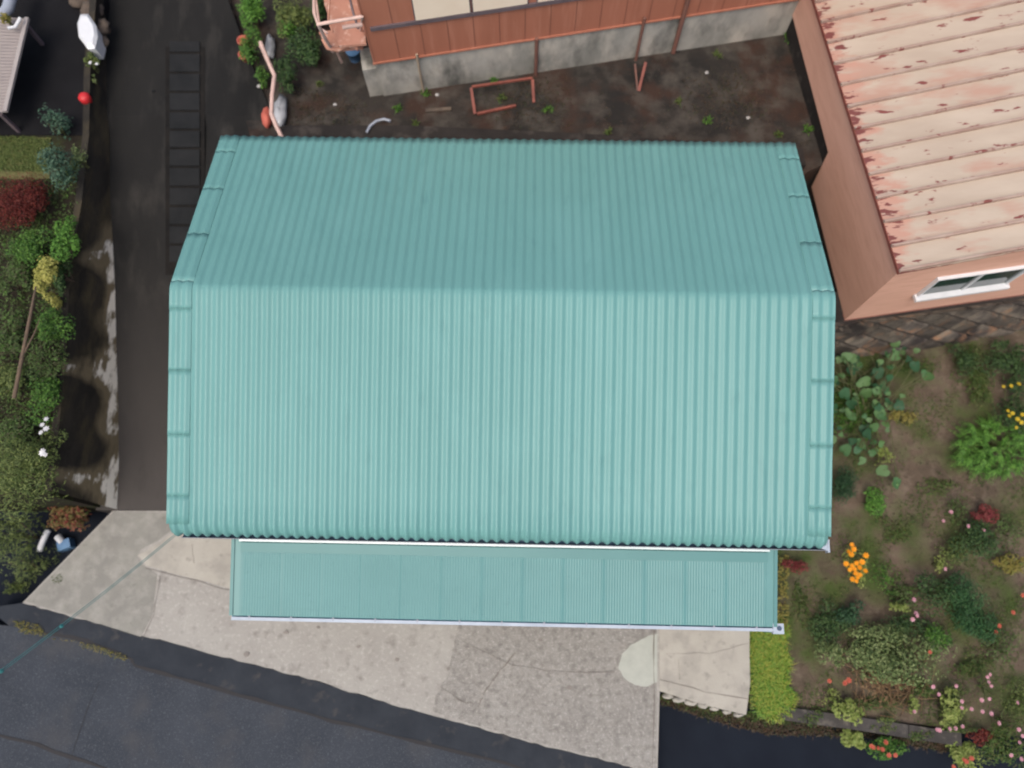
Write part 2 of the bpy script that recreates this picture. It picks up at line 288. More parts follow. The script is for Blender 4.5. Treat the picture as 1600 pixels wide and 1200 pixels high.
# thin sheets, each 4 mm over the one below
slab('dull_concrete_slab', [(178, 799), (262, 801), (266, 830), (245, 846), (220, 858), (214, 870), (222, 882), (245, 898), (238, 960), (220, 995)]+[(125, 965), (40, 940)], .004, M['concrete_dull'], z0=-.001)
slab('tan_concrete_patch', jag([(272, 832), (236, 856), (216, 868), (228, 884), (280, 897), (345, 915), (390, 930), (420, 930), (430, 830)], 1.2, 3), .008, M['concrete_tan'], z0=-.001)
slab('coarse_concrete_slab', jag([(722, 940), (713, 990), (706, 1020), (698, 1060), (682, 1085), (676, 1112)], 3, 5)+[(800, 1150), (930, 1182), (1026, 1209), (1026, 940)], .004, M['concrete_coarse'], z0=-.001)
slab('mint_cement_patch', jag([(1027, 990), (1008, 996), (985, 1008), (972, 1022), (966, 1044), (974, 1058), (992, 1070), (1012, 1074), (1027, 1066)], 1.5, 3), .010, M['mint_patch'], z0=-.001)
slab('doorstep_slab', [(1030, 900), (1172, 905), (1171, 1020), (1172, 1068), (1166, 1117), (1110, 1104), (1031, 1080)], .012, M['concrete_tan'])
# cracks and seams cut as narrow raised sheets of dark dirt
M['crackd'] = pmat('dirt filled crack', (.19, .17, .15), (.13, .115, .10), sc=4, rough=.95)
def crack(name, pts, z, wd, m=None):
    P = [at(x, y, z) for x, y in jag(pts, 1.4, 4)]; bb = MB(); L = []; Rr = []
    for i, p in enumerate(P):
        d = (P[min(i+1, len(P)-1)]-P[max(i-1, 0)]); nrm = V((-d.y, d.x, 0)).normalized()*wd*random.uniform(.12, .55)
        L.append(p+nrm); Rr.append(p-nrm)
    bb.grid([L, Rr], smooth=False); return tag(bb.build(name, m or M['crackd']), kind='structure')
for pts, z, wd in [([(1022, 985), (1022, 1100), (1019, 1205)], .014, .02), ([(1031, 1062), (1100, 1080), (1168, 1092)], .018, .015), ([(1040, 1022), (1110, 1020), (1171, 1005)], .018, .008),
                   ([(805, 1020), (775, 1055), (755, 1085), (748, 1105)], .014, .022), ([(228, 888), (300, 906), (358, 922)], .014, .012), ([(250, 900), (240, 960), (222, 1000)], .014, .01),
                   ([(300, 850), (303, 880)], .014, .008), ([(720, 1000), (800, 1040), (870, 1050), (960, 1050)], .014, .01), ([(1060, 1030), (1062, 1062)], .018, .006), ([(690, 1075), (720, 1095), (740, 1100)], .014, .012)]:
    crack('crack', pts, z, wd)
M['tar'] = pmat('tar joint', (.018, .018, .02), rough=.8)
for pts, z, wd in [(line[1:], -.080, .07), ([(-30, 1140), (60, 1165), (160, 1200), (260, 1235)], -.112, .07), ([(155, 1065), (135, 1110), (112, 1180), (100, 1230)], -.112, .012)]:
    crack('road_seam', pts, z, wd, M['tar'])

M['oil'] = pmat('old oil stain', (.17, .155, .14), (.24, .22, .20), sc=8, rough=.85)
for x, y, q in [(447, 988, 5), (384, 1022, 6), (497, 980, 4), (620, 1030, 5), (700, 1045, 4), (890, 1075, 6), (560, 1010, 4), (845, 1000, 5)]:
    random.seed(x); slab('oil_stain', [(x+q*random.uniform(.5, 1.1)*math.cos(k*.785), y+q*random.uniform(.4, .9)*math.sin(k*.785)) for k in range(8)], .0125, M['oil'], z0=-.001)

# driveway (slopes up between the walls)
ly = [797, 640, 450, 300, 180, 60, -60, -260, -500]; lx = [150, 150, 145, 140, 135, 125, 110, 80, 40]; rx = [460, 470, 480, 460, 425, 378, 335, 300, 280]
rows = [[atf(lerp(a, c, k/6), y, hill) for k in range(7)] for y, a, c in zip(ly, lx, rx)]
def block_under(name, rows, m, z0, m2=None):
    bb = MB(); bb.grid(rows, smooth=False)
    ring = rows[0] + [r[-1] for r in rows[1:]] + rows[-1][::-1][1:] + [r[0] for r in rows[::-1][1:-1]]
    n = len(ring); bb.add(list(ring)+[dn(p, z0) for p in ring], [(i, n+i, n+(i+1) % n, (i+1) % n) for i in range(n)]+[tuple(range(n, 2*n))])
    return bb.build(name, m)
tag(block_under('driveway', rows, M['drive'], -.71), kind='structure')
# channel with covers
rows = [[atf(x, y, hill)+V((0, 0, .010)) for x in (259, 320)] for y in (74, 200, 330, 430)]
tag(MB().grid(rows, smooth=False).build('drain_channel', M['channel']), kind='structure')
ys = [64, 84, 115, 145, 175, 204, 233, 262, 293, 323, 353, 383, 412]
for i in range(len(ys)-1):
    y0, y1 = ys[i]+2, ys[i+1]-2
    q = [atf(x, y, hill)+V((0, 0, .028)) for x, y in ((266, y1), (313, y1), (313, y0), (266, y0))]
    c = sum(q, V())/4; o = MB(); q = [p-c for p in q]
    qi = [p*.96+V((0, 0, .006)) for p in q]
    o.hexa([p-V((0, 0, .05)) for p in q], q); o.hexa(q, qi)
    ob = o.build('drain_cover', M['cover']); ob.location = c
    lab = ['topmost dark concrete drain cover of the row in the driveway'] + ['dark concrete drain cover, number %s from the top of the driveway row' % s_ for s_ in ('two', 'three', 'four', 'five', 'six', 'seven', 'eight', 'nine')] + ['dark drain cover just above the ones at the teal roof edge', 'dark drain cover beside the left edge of the teal roof', 'lowest dark drain cover, close to the teal roof ridge end'] 
    tag(ob, lab[i], 'drain cover', 'drain covers in a row up the driveway')

# back yard
b = MB().prism([at(x, y, BZ) for x, y in [(355, 330), (1200, 330), (1262, 268), (1330, 236), (1330, -150), (300, -150), (330, 60), (380, 170), (395, 230)]], -.71)
tag(b.build('back_yard', M['soil_dark']), kind='structure')
# strip of ground between house and salmon building dropping south
b = MB().grid([[at(1180, 215, 1.1), at(1380, 215, 1.1)], [at(1200, 330, 1.1), at(1360, 330, 1.1)], [at(1220, 520, 1.0), at(1330, 520, 1.0)]], smooth=False)
b.v = b.v; tag(b.build('side_passage', M['soil_dark']), kind='structure')
# right garden
b = MB().prism([at(x, y, GZ) for x, y in [(1172, 1108), (1172, 880), (1172, 420), (1900, 420), (1900, 1180), (1560, 1148), (1400, 1128), (1232, 1110)]], -.71)
tag(b.build('garden_soil', M['soil']), kind='structure')
# left bank, upper yard, lawn
rows = []
for y, xr in [(775, 84), (700, 92), (600, 102), (450, 110), (330, 126), (212, 139)]:
    rows.append([atf(x, y, bankz) for x in (-400, -150, 0, 60, xr-4)])
tag(block_under('planting_bank', rows, M['bank'], -.71), kind='structure')
b = MB().prism([at(x, y, 2.46) for x, y in [(-400, 211), (139, 211), (140, 120), (150, 60), (165, 0), (140, -200), (-400, -200)]], -.71)
tag(b.build('upper_yard', M['black_yard']), kind='structure')
b = MB().prism([atf(x, y, bankz)+V((0, 0, .015)) for x, y in [(-300, 285), (78, 280), (80, 216), (-300, 214)]], 2.1)
tag(b.build('lawn', M['lawn']), kind='structure')

# ================================================================== WALLS
def walltwo(name, label, base, top, back, m, bot=-.71):
    """battered retaining wall: base/top polylines of points, back = offset vector"""
    bb = MB(); rows = []
    n = 8
    for k in range(n+1): rows.append([B.lerp(T, k/n) for B, T in zip(base, top)])
    rows.append([T+back for T in top]); rows.append([dn(T+back, bot) for T in top])
    bb.grid([[dn(B, bot) for B in base]]+rows, smooth=False)
    for e in (0, -1):
        r = [dn(base[e], bot)]+[q[e] for q in rows]; bb.add(r, [tuple(range(len(r)))])
    return bb
basepx = [(183, 796), (186, 720), (185, 640), (182, 540), (180, 450), (176, 370), (172, 300), (168, 180), (166, 90), (168, 0), (160, -120)]
toppx = [(80, 767), (88, 700), (97, 620), (103, 540), (108, 450), (117, 380), (127, 320), (139, 210), (141, 110), (150, 0), (135, -120)]
def resample(P, m=8):
    out = []
    for i in range(len(P)-1): out += [(lerp(P[i][0], P[i+1][0], k/m), lerp(P[i][1], P[i+1][1], k/m)) for k in range(m)]
    return out+[P[-1]]
basepx = resample(basepx); toppx = resample(toppx)
base = [atf(x, y, hill)-V((0, 0, .02)) for x, y in basepx]
top = [atf(x, y, lambda p: bankz(p)+.06) for x, y in toppx]
rw = thing('retaining_wall', base[3], 'long battered dark concrete retaining wall left of the driveway with white lime stains', 'retaining wall')
wf_ = walltwo('w', '', base, top, V((-.12, .02, 0)), None).build('wall_face', M['wall_old'], rw)
at_ = wf_.data.attributes.new('stain', 'FLOAT', 'POINT'); nb = len(base); vals = [0.0]*len(wf_.data.vertices)
for k in range(9):
    for i in range(nb):
        y = basepx[i][1]; t = k/8
        e_ = max(0, min(1, (y-330)/60)); vals[(k+1)*nb+i] = e_*max(0, min(1, 1.25-t*(2.3+1.0*sin_(y*.03)+.8*sin_(y*.071+1))))*(.82+.18*sin_(y*.043)*sin_(y*.11))
at_.data.foreach_set('value', vals)

# stone block wall under the salmon building
SB = 1.28
C = at(1320, 500, SB); D2 = at(1600, 460, SB); fd = (D2-C); fd.z = 0; fd.normalize()
ld = V((-fd.y, fd.x, 0))                      # direction of the left wall, going north
sw = thing('stone_retaining_wall', at(1400, 548, GZ), 'retaining wall of diagonal grey brown stone blocks below the salmon building', 'stone wall')
tpx = [(1230, 507), (1305, 504), (1400, 494), (1500, 480), (1600, 466), (1750, 445), (2000, 410)]
bpx = [(1230, 545), (1305, 556), (1400, 549), (1500, 532), (1600, 515), (1750, 498), (2000, 470)]
T = [at(x, y, SB-.02) for x, y in tpx]; Bp = [at(x, y, GZ) for x, y in bpx]
L = [0]
for i in range(len(T)-1): L.append(L[-1]+(T[i+1]-T[i]).length)
def onwall(u, v, off=0):
    u = max(0, min(L[-1]-.001, u)); v = max(0, min(1, v)); i = max(k for k in range(len(L)-1) if L[k] <= u); t = (u-L[i])/(L[i+1]-L[i])
    p = Bp[i].lerp(Bp[i+1], t).lerp(T[i].lerp(T[i+1], t), v); return p+V((.1, -1, .5)).normalized()*off
bb = MB(); bb.grid([[onwall(u, v) for u in [L[-1]*k/30 for k in range(31)]] for v in (0, .5, 1)], smooth=False)
bk = [onwall(L[-1]*k/30, 1) for k in range(31)]
bb.grid([bk, [p+V((0, .6, 0)) for p in bk]], smooth=False)
bb.build('backing', M['mortar'], sw)
bb = MB(); random.seed(5); cw, ch = .33, .22
for r in range(-1, 7):
    for c in range(-1, int(L[-1]/cw/1)+2):
        cu = (c*2+(r % 2))*cw; cv = r*ch
        if cu > L[-1]+cw: continue
        g = .90; j = lambda: random.uniform(-.02, .02)
        d = [(cu-cw*g+j(), cv), (cu+j(), cv-ch*g), (cu+cw*g+j(), cv), (cu+j(), cv+ch*g)]
        if cv-ch*g > 1.0 or cv+ch*g < 0 or cu+cw < 0: continue
        o_ = [onwall(u, v, .005) for u, v in d]; i_ = [onwall(cu+(u-cu)*.82, cv+(v-cv)*.82, .06+random.uniform(-.015, .02)) for u, v in d]
        bb.hexa(o_, i_)
bb.build('stone_blocks', M['stone'], sw)
cpn = MB(); cpn.grid([[p+V((0, 0, .03)) for p in T], [p+V((0, .5, .03)) for p in T]], smooth=False); cpn.build('coping', M['ledge'], sw)

# low block wall at the garden foot
lw = [(1175, 1092), (1240, 1108), (1330, 1120), (1420, 1132), (1500, 1146), (1506, 1160)]
bt = MB(); A = [at(1214, 1113, -.2), at(1262, 1120, -.2), at(1330, 1129, -.2), at(1420, 1143, -.2), at(1503, 1156, -.2)]
bt = thing('block_wall', A[2], 'low dark grey block wall holding the flower garden above the navy asphalt', 'wall')
for i in range(4):
    d = (A[i+1]-A[i]).normalized(); nn = V((-d.y, d.x, 0))*.11
    q = [A[i]-nn+d*.006, A[i+1]-nn-d*.006, A[i+1]+nn-d*.006, A[i]+nn+d*.006]
    MB().hexa([dn(p, -.72) for p in q], q).build('block_course', M['block'], bt)

# ledge along the back yard, near the teal roof
A = [at(430, 196, BZ+.12), at(640, 196, BZ+.12), at(900, 208, BZ+.12), at(1255, 232, BZ+.12)]
bb = MB()
for i in range(3):
    q = [A[i], A[i+1], A[i+1]+V((0, -.35, 0)), A[i]+V((0, -.35, 0))]; bb.hexa([dn(p, 1.0) for p in q][::-1], q[::-1])
tag(bb.build('concrete_ledge', M['ledge']), 'dark low concrete ledge running along the far edge of the teal roof', 'ledge')

# ================================================================== TEAL BUILDING
CX, YR, ZR, YAW, LF, DF, LB, DB, W = -.1223, 4.4819, 3.9927, -.0519, 3.3646, .9927, 3.2071, .9468, 9.75
th = thing('teal_roofed_building', (CX, YR, 0), 'long low building under a ribbed teal metal gable roof', 'building', rz=YAW)
MW = th.matrix_world.copy()
def loc(x, y, z): return MW @ V((x, y, z))
def tolocal(p): return MW.inverted() @ p
NC = 65; PITCH = W/NC; AMP = .0115
def prof():
    """(y,z) from front curl to back eave"""
    sf = DF/LF; sb = DB/LB; P = []
    a0 = math.atan(sf); r = .235; nx, nz = -math.sin(a0), math.cos(a0)
    ey, ez = -LF, ZR-DF; cy, cz = ey+math.sin(a0)*r, ez-math.cos(a0)*r
    for k in range(7, 0, -1):
        a = a0+R(80)*k/7; P.append((cy-math.sin(a)*r, cz+math.cos(a)*r))
    N = 22
    tr = .09
    for k in range(N+1):
        y = lerp(-LF, -tr, k/N); P.append((y, ZR+y*sf))
    for k in range(1, 6):
        t = k/6; y0, z0, y2, z2 = -tr, ZR-tr*sf, tr*.6, ZR-tr*.6*sb
        P.append(((1-t)**2*y0+t*t*y2, (1-t)**2*z0+2*t*(1-t)*ZR+t*t*z2))
    for k in range(N+1):
        y = lerp(tr*.6, LB, k/N); P.append((y, ZR-y*sb))
    return P
PR = prof()
def normal(i):
    a = PR[max(i-1, 0)]; c = PR[min(i+1, len(PR)-1)]; dy, dz = c[0]-a[0], c[1]-a[1]; l = math.hypot(dy, dz); return (-dz/l, dy/l)
random.seed(11)
lap = [random.uniform(.0, .007) for _ in range(40)]
def corr(x, i, off=0):
    ph = (x+W/2)/PITCH; sheet = int(ph/6+1e-6); fr = ph/6-sheet
    h = AMP*(1.9 if i < 8 else (1.4 if i == 8 else 1))*math.cos(2*math.pi*(ph-.5)) + .008*(1-fr)*(.5) + off
    if 6 <= i <= 8: h += (.003, .007, .003)[i-6]
    y, z = PR[i]; n = normal(i)
    # cross laps: each lower sheet tucks 6 mm under the upper one
    if y < -2.18: h -= .012
    elif y < -.34: h -= .006
    elif y > .9 and y < 2.0: h -= .005
    elif y >= 2.0: h -= .010
    return loc(x, y+n[0]*h, z+n[1]*h)
SX = 10
xs = [-W/2+PITCH*k/SX for k in range(NC*SX+1)]
bb = MB(); bb.grid([[corr(x, i) for x in xs] for i in range(len(PR))], smooth=True)
roof = solid(bb.build('roof', M['roof'], th), .006)
def sub_profile(y0, y1, x0, x1, off, name, lip=True):
    ids = [i for i in range(len(PR)) if y0 <= PR[i][0] <= y1 and (PR[i][0] > -LF-.001 or y0 < -LF-.1)]
    xx = [x0+(x1-x0)*k/24 for k in range(25)]
    def cc(x, y, h):
        # interpolate along the profile
        for i in range(len(PR)-1):
            if PR[i][0] <= y <= PR[i+1][0] or i == len(PR)-2:
                t = (y-PR[i][0])/(PR[i+1][0]-PR[i][0]+1e-9); t = max(0, min(1, t)); p = corr(x, i, h); q = corr(x, i+1, h); return p.lerp(q, t)
    yy = [y0]+[PR[i][0] for i in ids if PR[i][0] > y0+.02 and PR[i][0] < y1-.02]+[y1]
    bb = MB()
    n = len(yy)
    # 'off' tapers so that each cap rides over the next one down
    down_first = (y0+y1)/2 < 0
    rows = [[cc(x, y, off+(.008*(1-k/(n-1)) if down_first else .005*k/(n-1))) for x in xx] for k, y in enumerate(yy)]
    bb.grid(rows, smooth=True); o = solid(bb.build(name, M['roof'], th), .004)
    # rolled lip over the joint
    yl = y0 if down_first else y1
    if abs(yl) > 2.9: return o
    rr = [cc(x, yl, off+(.012 if down_first else .008)) for x in xx]
    MB().tube(rr, .006, 6).build('lip', M['roof'], o)
    return o
w2 = PITCH*2
for side in (-1, 1):
    x0, x1 = (-W/2-.03, -W/2+w2) if side < 0 else (W/2-w2, W/2+.03)
    for a, c_ in [(-LF-.02, -2.95), (-2.98, -2.08), (-2.11, -1.16), (-1.19, -.27), (-.32, .10), (.07, 1.02), (1.0, 1.98), (1.95, 2.83), (2.80, LB+.02)]:
        sub_profile(a, c_, x0, x1, .003, 'verge_cap')
# walls
wy0, wy1 = -LF+.42, LB-.45
def lbox(bb, x0, x1, y0, y1, z0, z1):
    q = [loc(x0, y0, 0), loc(x1, y0, 0), loc(x1, y1, 0), loc(x0, y1, 0)]
    return bb.hexa([dn(p, z0) for p in q], [dn(p, z1) for p in q])
zt = ZR-DF*.9
bb = MB(); X0, X1 = -W/2+.4, W/2-.4; t_ = .12
pent = [(wy0, -.5), (wy1, -.5), (wy1, ZR-wy1*DB/LB-.07), (0, ZR-.07), (wy0, ZR+wy0*DF/LF-.07)]
for xa, xb in ((X0, X0+t_), (X1-t_, X1)):
    bb.hexa([loc(xa, y, z) for y, z in pent], [loc(xb, y, z) for y, z in pent])
lbox(bb, X0+t_, X1-t_, wy0, wy0+t_, -.5, ZR+wy0*DF/LF-.06); lbox(bb, X0+t_, X1-t_, wy1-t_, wy1, -.5, ZR-wy1*DB/LB-.09)
bb.build('wall', M['wallcream'], th)
for xa, xb in ((-3.4, -1.9), (-1.2, .3), (1.2, 2.7)):
    fr = lbox(MB(), xa, xb, wy0-.04, wy0-.002, .02, 2.02).build('sliding_door', M['frame_grey'], th)
    for k in (0, 1):
        m_ = (xb-xa)/2; lbox(MB(), xa+.06+k*m_, xa+m_-.06+k*m_, wy0-.06, wy0-.042, .5, 1.9).build('pane', M['glass'], fr)
# eave gutter
gz = 2.83-.06; gy = -LF-.17
def gutter(x0, x1, y, z, r, m, name, parent, n=9):
    rows = []
    for x in (x0, x1):
        rows.append([loc(x, y-math.cos(math.pi*k/n)*r, z-math.sin(math.pi*k/n)*r) for k in range(n+1)])
    o = solid(MB().grid(rows).build(name, m, parent), .006, 0)
    return o
zg = PR[0][1]+.0; yg = PR[0][0]+.030
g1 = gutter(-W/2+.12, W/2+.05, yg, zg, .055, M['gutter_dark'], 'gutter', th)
rim = MB().tube([loc(-W/2+.12, yg-.058, zg+.004), loc(W/2+.05, yg-.058, zg+.004)], .008, 6).build('gutter_rim', M['rim'], g1)
for xe in (W/2+.05,):
    lbox(MB(), xe, xe+.03, yg-.09, yg+.05, zg-.08, zg+.03).build('end_cap', M['gutter'], g1)
    MB().hexa([loc(xe-.14, yg-.02, zg+.012), loc(xe+.02, yg-.07, zg+.012), loc(xe+.04, yg+.10, zg+.012), loc(xe, yg+.10, zg+.012)], [loc(xe-.14, yg-.02, zg+.022), loc(xe+.02, yg-.07, zg+.022), loc(xe+.04, yg+.10, zg+.022), loc(xe, yg+.10, zg+.022)]).build('corner_piece', M['gutter'], g1)
# awning
ZA, ZB = 2.62, 2.34
a = [tolocal(at(358+9, 843, ZA)), tolocal(at(1213, 860, ZA)), tolocal(at(355, 963, ZB)), tolocal(at(1214, 978, ZB))]
ax0, ax1 = (a[0].x+a[2].x)/2, (a[1].x+a[3].x)/2; ayt, ayb = (a[0].y+a[1].y)/2, (a[2].y+a[3].y)/2
aw = thing('awning', loc((ax0+ax1)/2, wy0, 0), 'long teal finely ribbed lean-to awning below the front eave of the teal roof', 'awning', rz=YAW)
def az(y): return ZA+(ayt-y)/(ayb-ayt)*(ZA-ZB)
NP = 13; sx0 = ax0+.14; pw = (ax1-.16-sx0)/NP
def arow(y, dz=0):
    out = [loc(ax0, y, az(y)+.012+dz)]
    for p in range(NP):
        nn = 15
        for k in range(nn*4):
            u = k/(nn*4); h = .0022*math.cos(2*math.pi*u*nn)
            out.append(loc(sx0+(p+u)*pw, y, az(y)+h+.004*(1 if u < .035 else 0)+dz))
    out += [loc(ax1-.159, y, az(y)+.01+dz), loc(ax1, y, az(y)+.012+dz)]
    return out
bb = MB(); bb.grid([arow(lerp(wy0+.0, ayb, k/8)) for k in range(9)], smooth=False)
solid(bb.build('awning_sheet', M['awn'], aw), .006)
lbox(MB(), ax0-.02, ax0+.03, ayb, wy0-.002, 0, 0)
for xe in (ax0, ax1-.05):
    MB().hexa([loc(xe, ayb, az(ayb)-.05), loc(xe+.05, ayb, az(ayb)-.05), loc(xe+.05, wy0-.003, az(wy0)-.05), loc(xe, wy0-.003, az(wy0)-.05)],
              [loc(xe, ayb, az(ayb)+.035), loc(xe+.05, ayb, az(ayb)+.035), loc(xe+.05, wy0-.003, az(wy0)+.035), loc(xe, wy0-.003, az(wy0)+.035)]).build('edge_trim', M['awn_rib_shade'], aw)
# white flashing along the top, just clear of the roof eave
yf = ayt+.02
MB().hexa([loc(ax0+.12, yf-.045, az(yf)+.02), loc(ax1-.12, yf-.045, az(yf)+.02), loc(ax1-.12, yf+.05, az(yf)+.02), loc(ax0+.12, yf+.05, az(yf)+.02)],
          [loc(ax0+.12, yf-.045, az(yf)+.04), loc(ax1-.12, yf-.045, az(yf)+.04), loc(ax1-.12, yf+.05, az(yf)+.06), loc(ax0+.12, yf+.05, az(yf)+.06)]).build('flashing', M['flash'], aw)
MB().hexa([loc(sx0, yf-.20, az(yf-.2)+.012), loc(ax1-.14, yf-.20, az(yf-.2)+.012), loc(ax1-.14, yf-.06, az(yf)+.012), loc(sx0, yf-.06, az(yf)+.012)],
          [loc(sx0, yf-.20, az(yf-.2)+.017), loc(ax1-.14, yf-.20, az(yf-.2)+.017), loc(ax1-.14, yf-.06, az(yf)+.017), loc(sx0, yf-.06, az(yf)+.017)]).build('top_trim', M['awn_rib_shade'], aw)
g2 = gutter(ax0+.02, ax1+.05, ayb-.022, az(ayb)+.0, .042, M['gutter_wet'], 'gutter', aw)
lbox(MB(), ax0+.03, ax1, ayb-.068, ayb-.020, az(ayb)-.01, az(ayb)+.012).build('gutter_rim', M['gutter'], g2)
for k in range(13):
    x = lerp(ax0+.3, ax1-.3, k/12); lbox(MB(), x-.012, x+.012, ayb-.05, ayb, az(ayb)+.0125, az(ayb)+.017).build('bracket', M['paleblue'], g2)
xe = ax1+.04
lbox(MB(), xe-.10, xe+.06, ayb-.10, ayb+.05, az(ayb)-.06, az(ayb)+.03).build('outlet_box', M['gutter'], g2)
MB().tube([loc(xe-.01, ayb-.02, az(ayb)+.045), loc(xe-.01, ayb-.02, az(ayb)+.03)], .035, 12).build('outlet_hole', M['gutter_dark'], g2)
MB().tube([loc(xe+.02, ayb-.06, az(ayb)-.05), loc(xe+.02, ayb-.06, 0)], .03, 10).build('downpipe', M['gutter_wet'], aw)
for x in [lerp(ax0+.1, ax1-.1, k/4) for k in range(5)]:
    lbox(MB(), x-.03, x+.03, ayb+.06, ayb+.12, 0, az(ayb)-.03).build('post', M['frame_grey'], aw)

# ================================================================== SALMON BUILDING (right)
sb = thing('salmon_building', C, 'salmon painted shed with peeling pink metal roof and small white window', 'building')
def gz_(u): return 3.48+u*.135
kt = lambda P, z: dn(P, z)
NL = 8.5; WD = 4.2
def sp(u, v, z): p = C+fd*u+ld*v; return V((p.x, p.y, z))
j1 = vp(1268, 292, C, C+ld); j2 = vp(1294, 238, C, C+ld); j3 = vp(1253, 47, C, C+ld)
def vof(p): return (p-C).dot(ld)
bb = MB()
t = .1
prf = [(0, SB), (vof(j1), j1.z), (vof(j2), j2.z), (NL, j3.z), (NL, gz_(0)-.05), (0, gz_(0)-.05)]
bb.hexa([sp(0, v, z) for v, z in prf], [sp(t, v, z) for v, z in prf])
gab = [(t, SB), (WD*2, SB), (WD*2, gz_(0)-.05), (WD, gz_(WD)-.05), (t, gz_(0)-.04)]
bb.hexa([sp(u, 0, z) for u, z in gab], [sp(u, t, z) for u, z in gab])
bb.hexa([sp(u, NL-t, z) for u, z in gab], [sp(u, NL, z) for u, z in gab])
bb.hexa([sp(2*WD-t, v, SB) for v in (t,)]+[sp(2*WD, t, SB), sp(2*WD, NL-t, SB), sp(2*WD-t, NL-t, SB)], [sp(2*WD-t, t, gz_(0)-.05), sp(2*WD, t, gz_(0)-.05), sp(2*WD, NL-t, gz_(0)-.05), sp(2*WD-t, NL-t, gz_(0)-.05)])
bb.build('wall', M['salmon'], sb)
fz_ = [(0.0, SB), (vof(j1), j1.z), (vof(j2), j2.z), (NL, j3.z)]
bb = MB()
for (v0, za), (v1, zb) in zip(fz_[:-1], fz_[1:]):
    lo_ = 1.0
    bb.hexa([sp(.03, v0, lo_), sp(.16, v0, lo_), sp(.16, v1, lo_), sp(.03, v1, lo_)], [sp(.03, v0, za-.001), sp(.16, v0, za-.001), sp(.16, v1, zb-.001), sp(.03, v1, zb-.001)])
bb.build('foundation', M['ledge'], sb)
# dark plinth flashing under the siding
MB().hexa([sp(-.015, -.02, SB-.03), sp(2*WD, -.02, SB-.03), sp(2*WD, .12, SB-.03), sp(-.015, .12, SB-.03)], [sp(-.015, -.02, SB+.02), sp(2*WD, -.02, SB+.02), sp(2*WD, .12, SB+.02), sp(-.015, .12, SB+.02)]).build('sill_board', M['rust_dull'], sb)
rf = MB()
o_ = .06
for s_ in (0, 1):
    ua, ub = (-o_, WD) if s_ == 0 else (WD, 2*WD+o_)
    za, zb = (gz_(-o_), gz_(WD)) if s_ == 0 else (gz_(WD), gz_(-o_))
    q = [sp(ua, -o_, za), sp(ub, -o_, zb), sp(ub, NL+o_, zb), sp(ua, NL+o_, za)]
    rf.hexa([p-V((0, 0, .045)) for p in q], [p-V((0, 0, .001)) for p in q])
    rf.grid([[q[0].lerp(q[1], a/14).lerp(q[3].lerp(q[2], a/14), b/6) for a in range(15)] for b in range(7)], smooth=False)
rfo = rf.build('roof', M['tin'], sb)
at_ = rfo.data.attributes.new('eave', 'FLOAT', 'POINT')
at_.data.foreach_set('value', [max(0, 1-max(0, (V(v.co)+sb.location-C).dot(fd)+o_)/.9) for v in rfo.data.vertices])
nr = 21
for k in range(nr):
    v = -o_+.03+k*(NL+2*o_-.06)/(nr-1)
    for s_ in (0, 1):
        ua, ub, za, zb = (-o_-.01, WD-.02, gz_(-o_), gz_(WD)) if s_ == 0 else (WD+.02, 2*WD+o_, gz_(WD), gz_(-o_))
        bb = MB(); hw, hh = .024, .055
        q = lambda u, z: [sp(u, v-hw, z+.002), sp(u, v+hw, z+.002), sp(u, v+hw*.8, z+hh), sp(u, v-hw*.8, z+hh)]
        bb.hexa(q(ua, za), q(ub, zb)); bb.build('roof_batten', M['tin_rib_shade'], sb)
MB().tube([sp(WD, -o_, gz_(WD)+.02), sp(WD, NL+o_, gz_(WD)+.02)], .05, 8).build('ridge_cap', M['tin_rib_shade'], sb)
MB().hexa([sp(-o_-.012, -o_, gz_(-o_)-.06), sp(-o_, -o_, gz_(-o_)-.06), sp(-o_, NL+o_, gz_(-o_)-.06), sp(-o_-.012, NL+o_, gz_(-o_)-.06)],
          [sp(-o_-.012, -o_, gz_(-o_)+.008), sp(-o_, -o_, gz_(-o_)+.008), sp(-o_, NL+o_, gz_(-o_)+.008), sp(-o_-.012, NL+o_, gz_(-o_)+.008)]).build('eave_strip', M['rust'], sb)
# window in the front wall
wb0 = vp(1429, 461, C, C+fd); wb1 = vp(1571, 440, C, C+fd); wt0 = vp(1459, 437, C, C+fd); wt1 = vp(1597, 411, C, C+fd)
u0, u1 = (wb0-C).dot(fd), (wb1-C).dot(fd); z0, z1 = (wb0.z+wb1.z)/2, min((wt0.z+wt1.z)/2, gz_(u0)-.1)
def sbox(bb, ua, ub, va, vb, za, zb):
    q = [(ua, va), (ub, va), (ub, vb), (ua, vb)]; return bb.hexa([sp(u, v, za) for u, v in q], [sp(u, v, zb) for u, v in q])
fr = MB(); e = .035
sbox(fr, u0, u1, -.06, -.002, z1-e, z1); sbox(fr, u0, u0+e, -.06, -.002, z0+e, z1-e); sbox(fr, u1-e, u1, -.06, -.002, z0+e, z1-e); sbox(fr, (u0+u1)/2-.02, (u0+u1)/2+.02, -.055, -.003, z0+e, z1-e)
wn = fr.build('window', M['white'], sb)
sbox(MB(), u0-.03, u1+.03, -.13, -.003, z0-.03, z0+e-.001).build('sill', M['white'], wn)
for k in (0, 1):
    ua = u0+e+.001 if k == 0 else (u0+u1)/2+.021; ub = (u0+u1)/2-.021 if k == 0 else u1-e-.001
    sbox(MB(), ua, ub, -.03, -.012, z0+e, z1-e-.001).build('pane', M['glass'], wn)

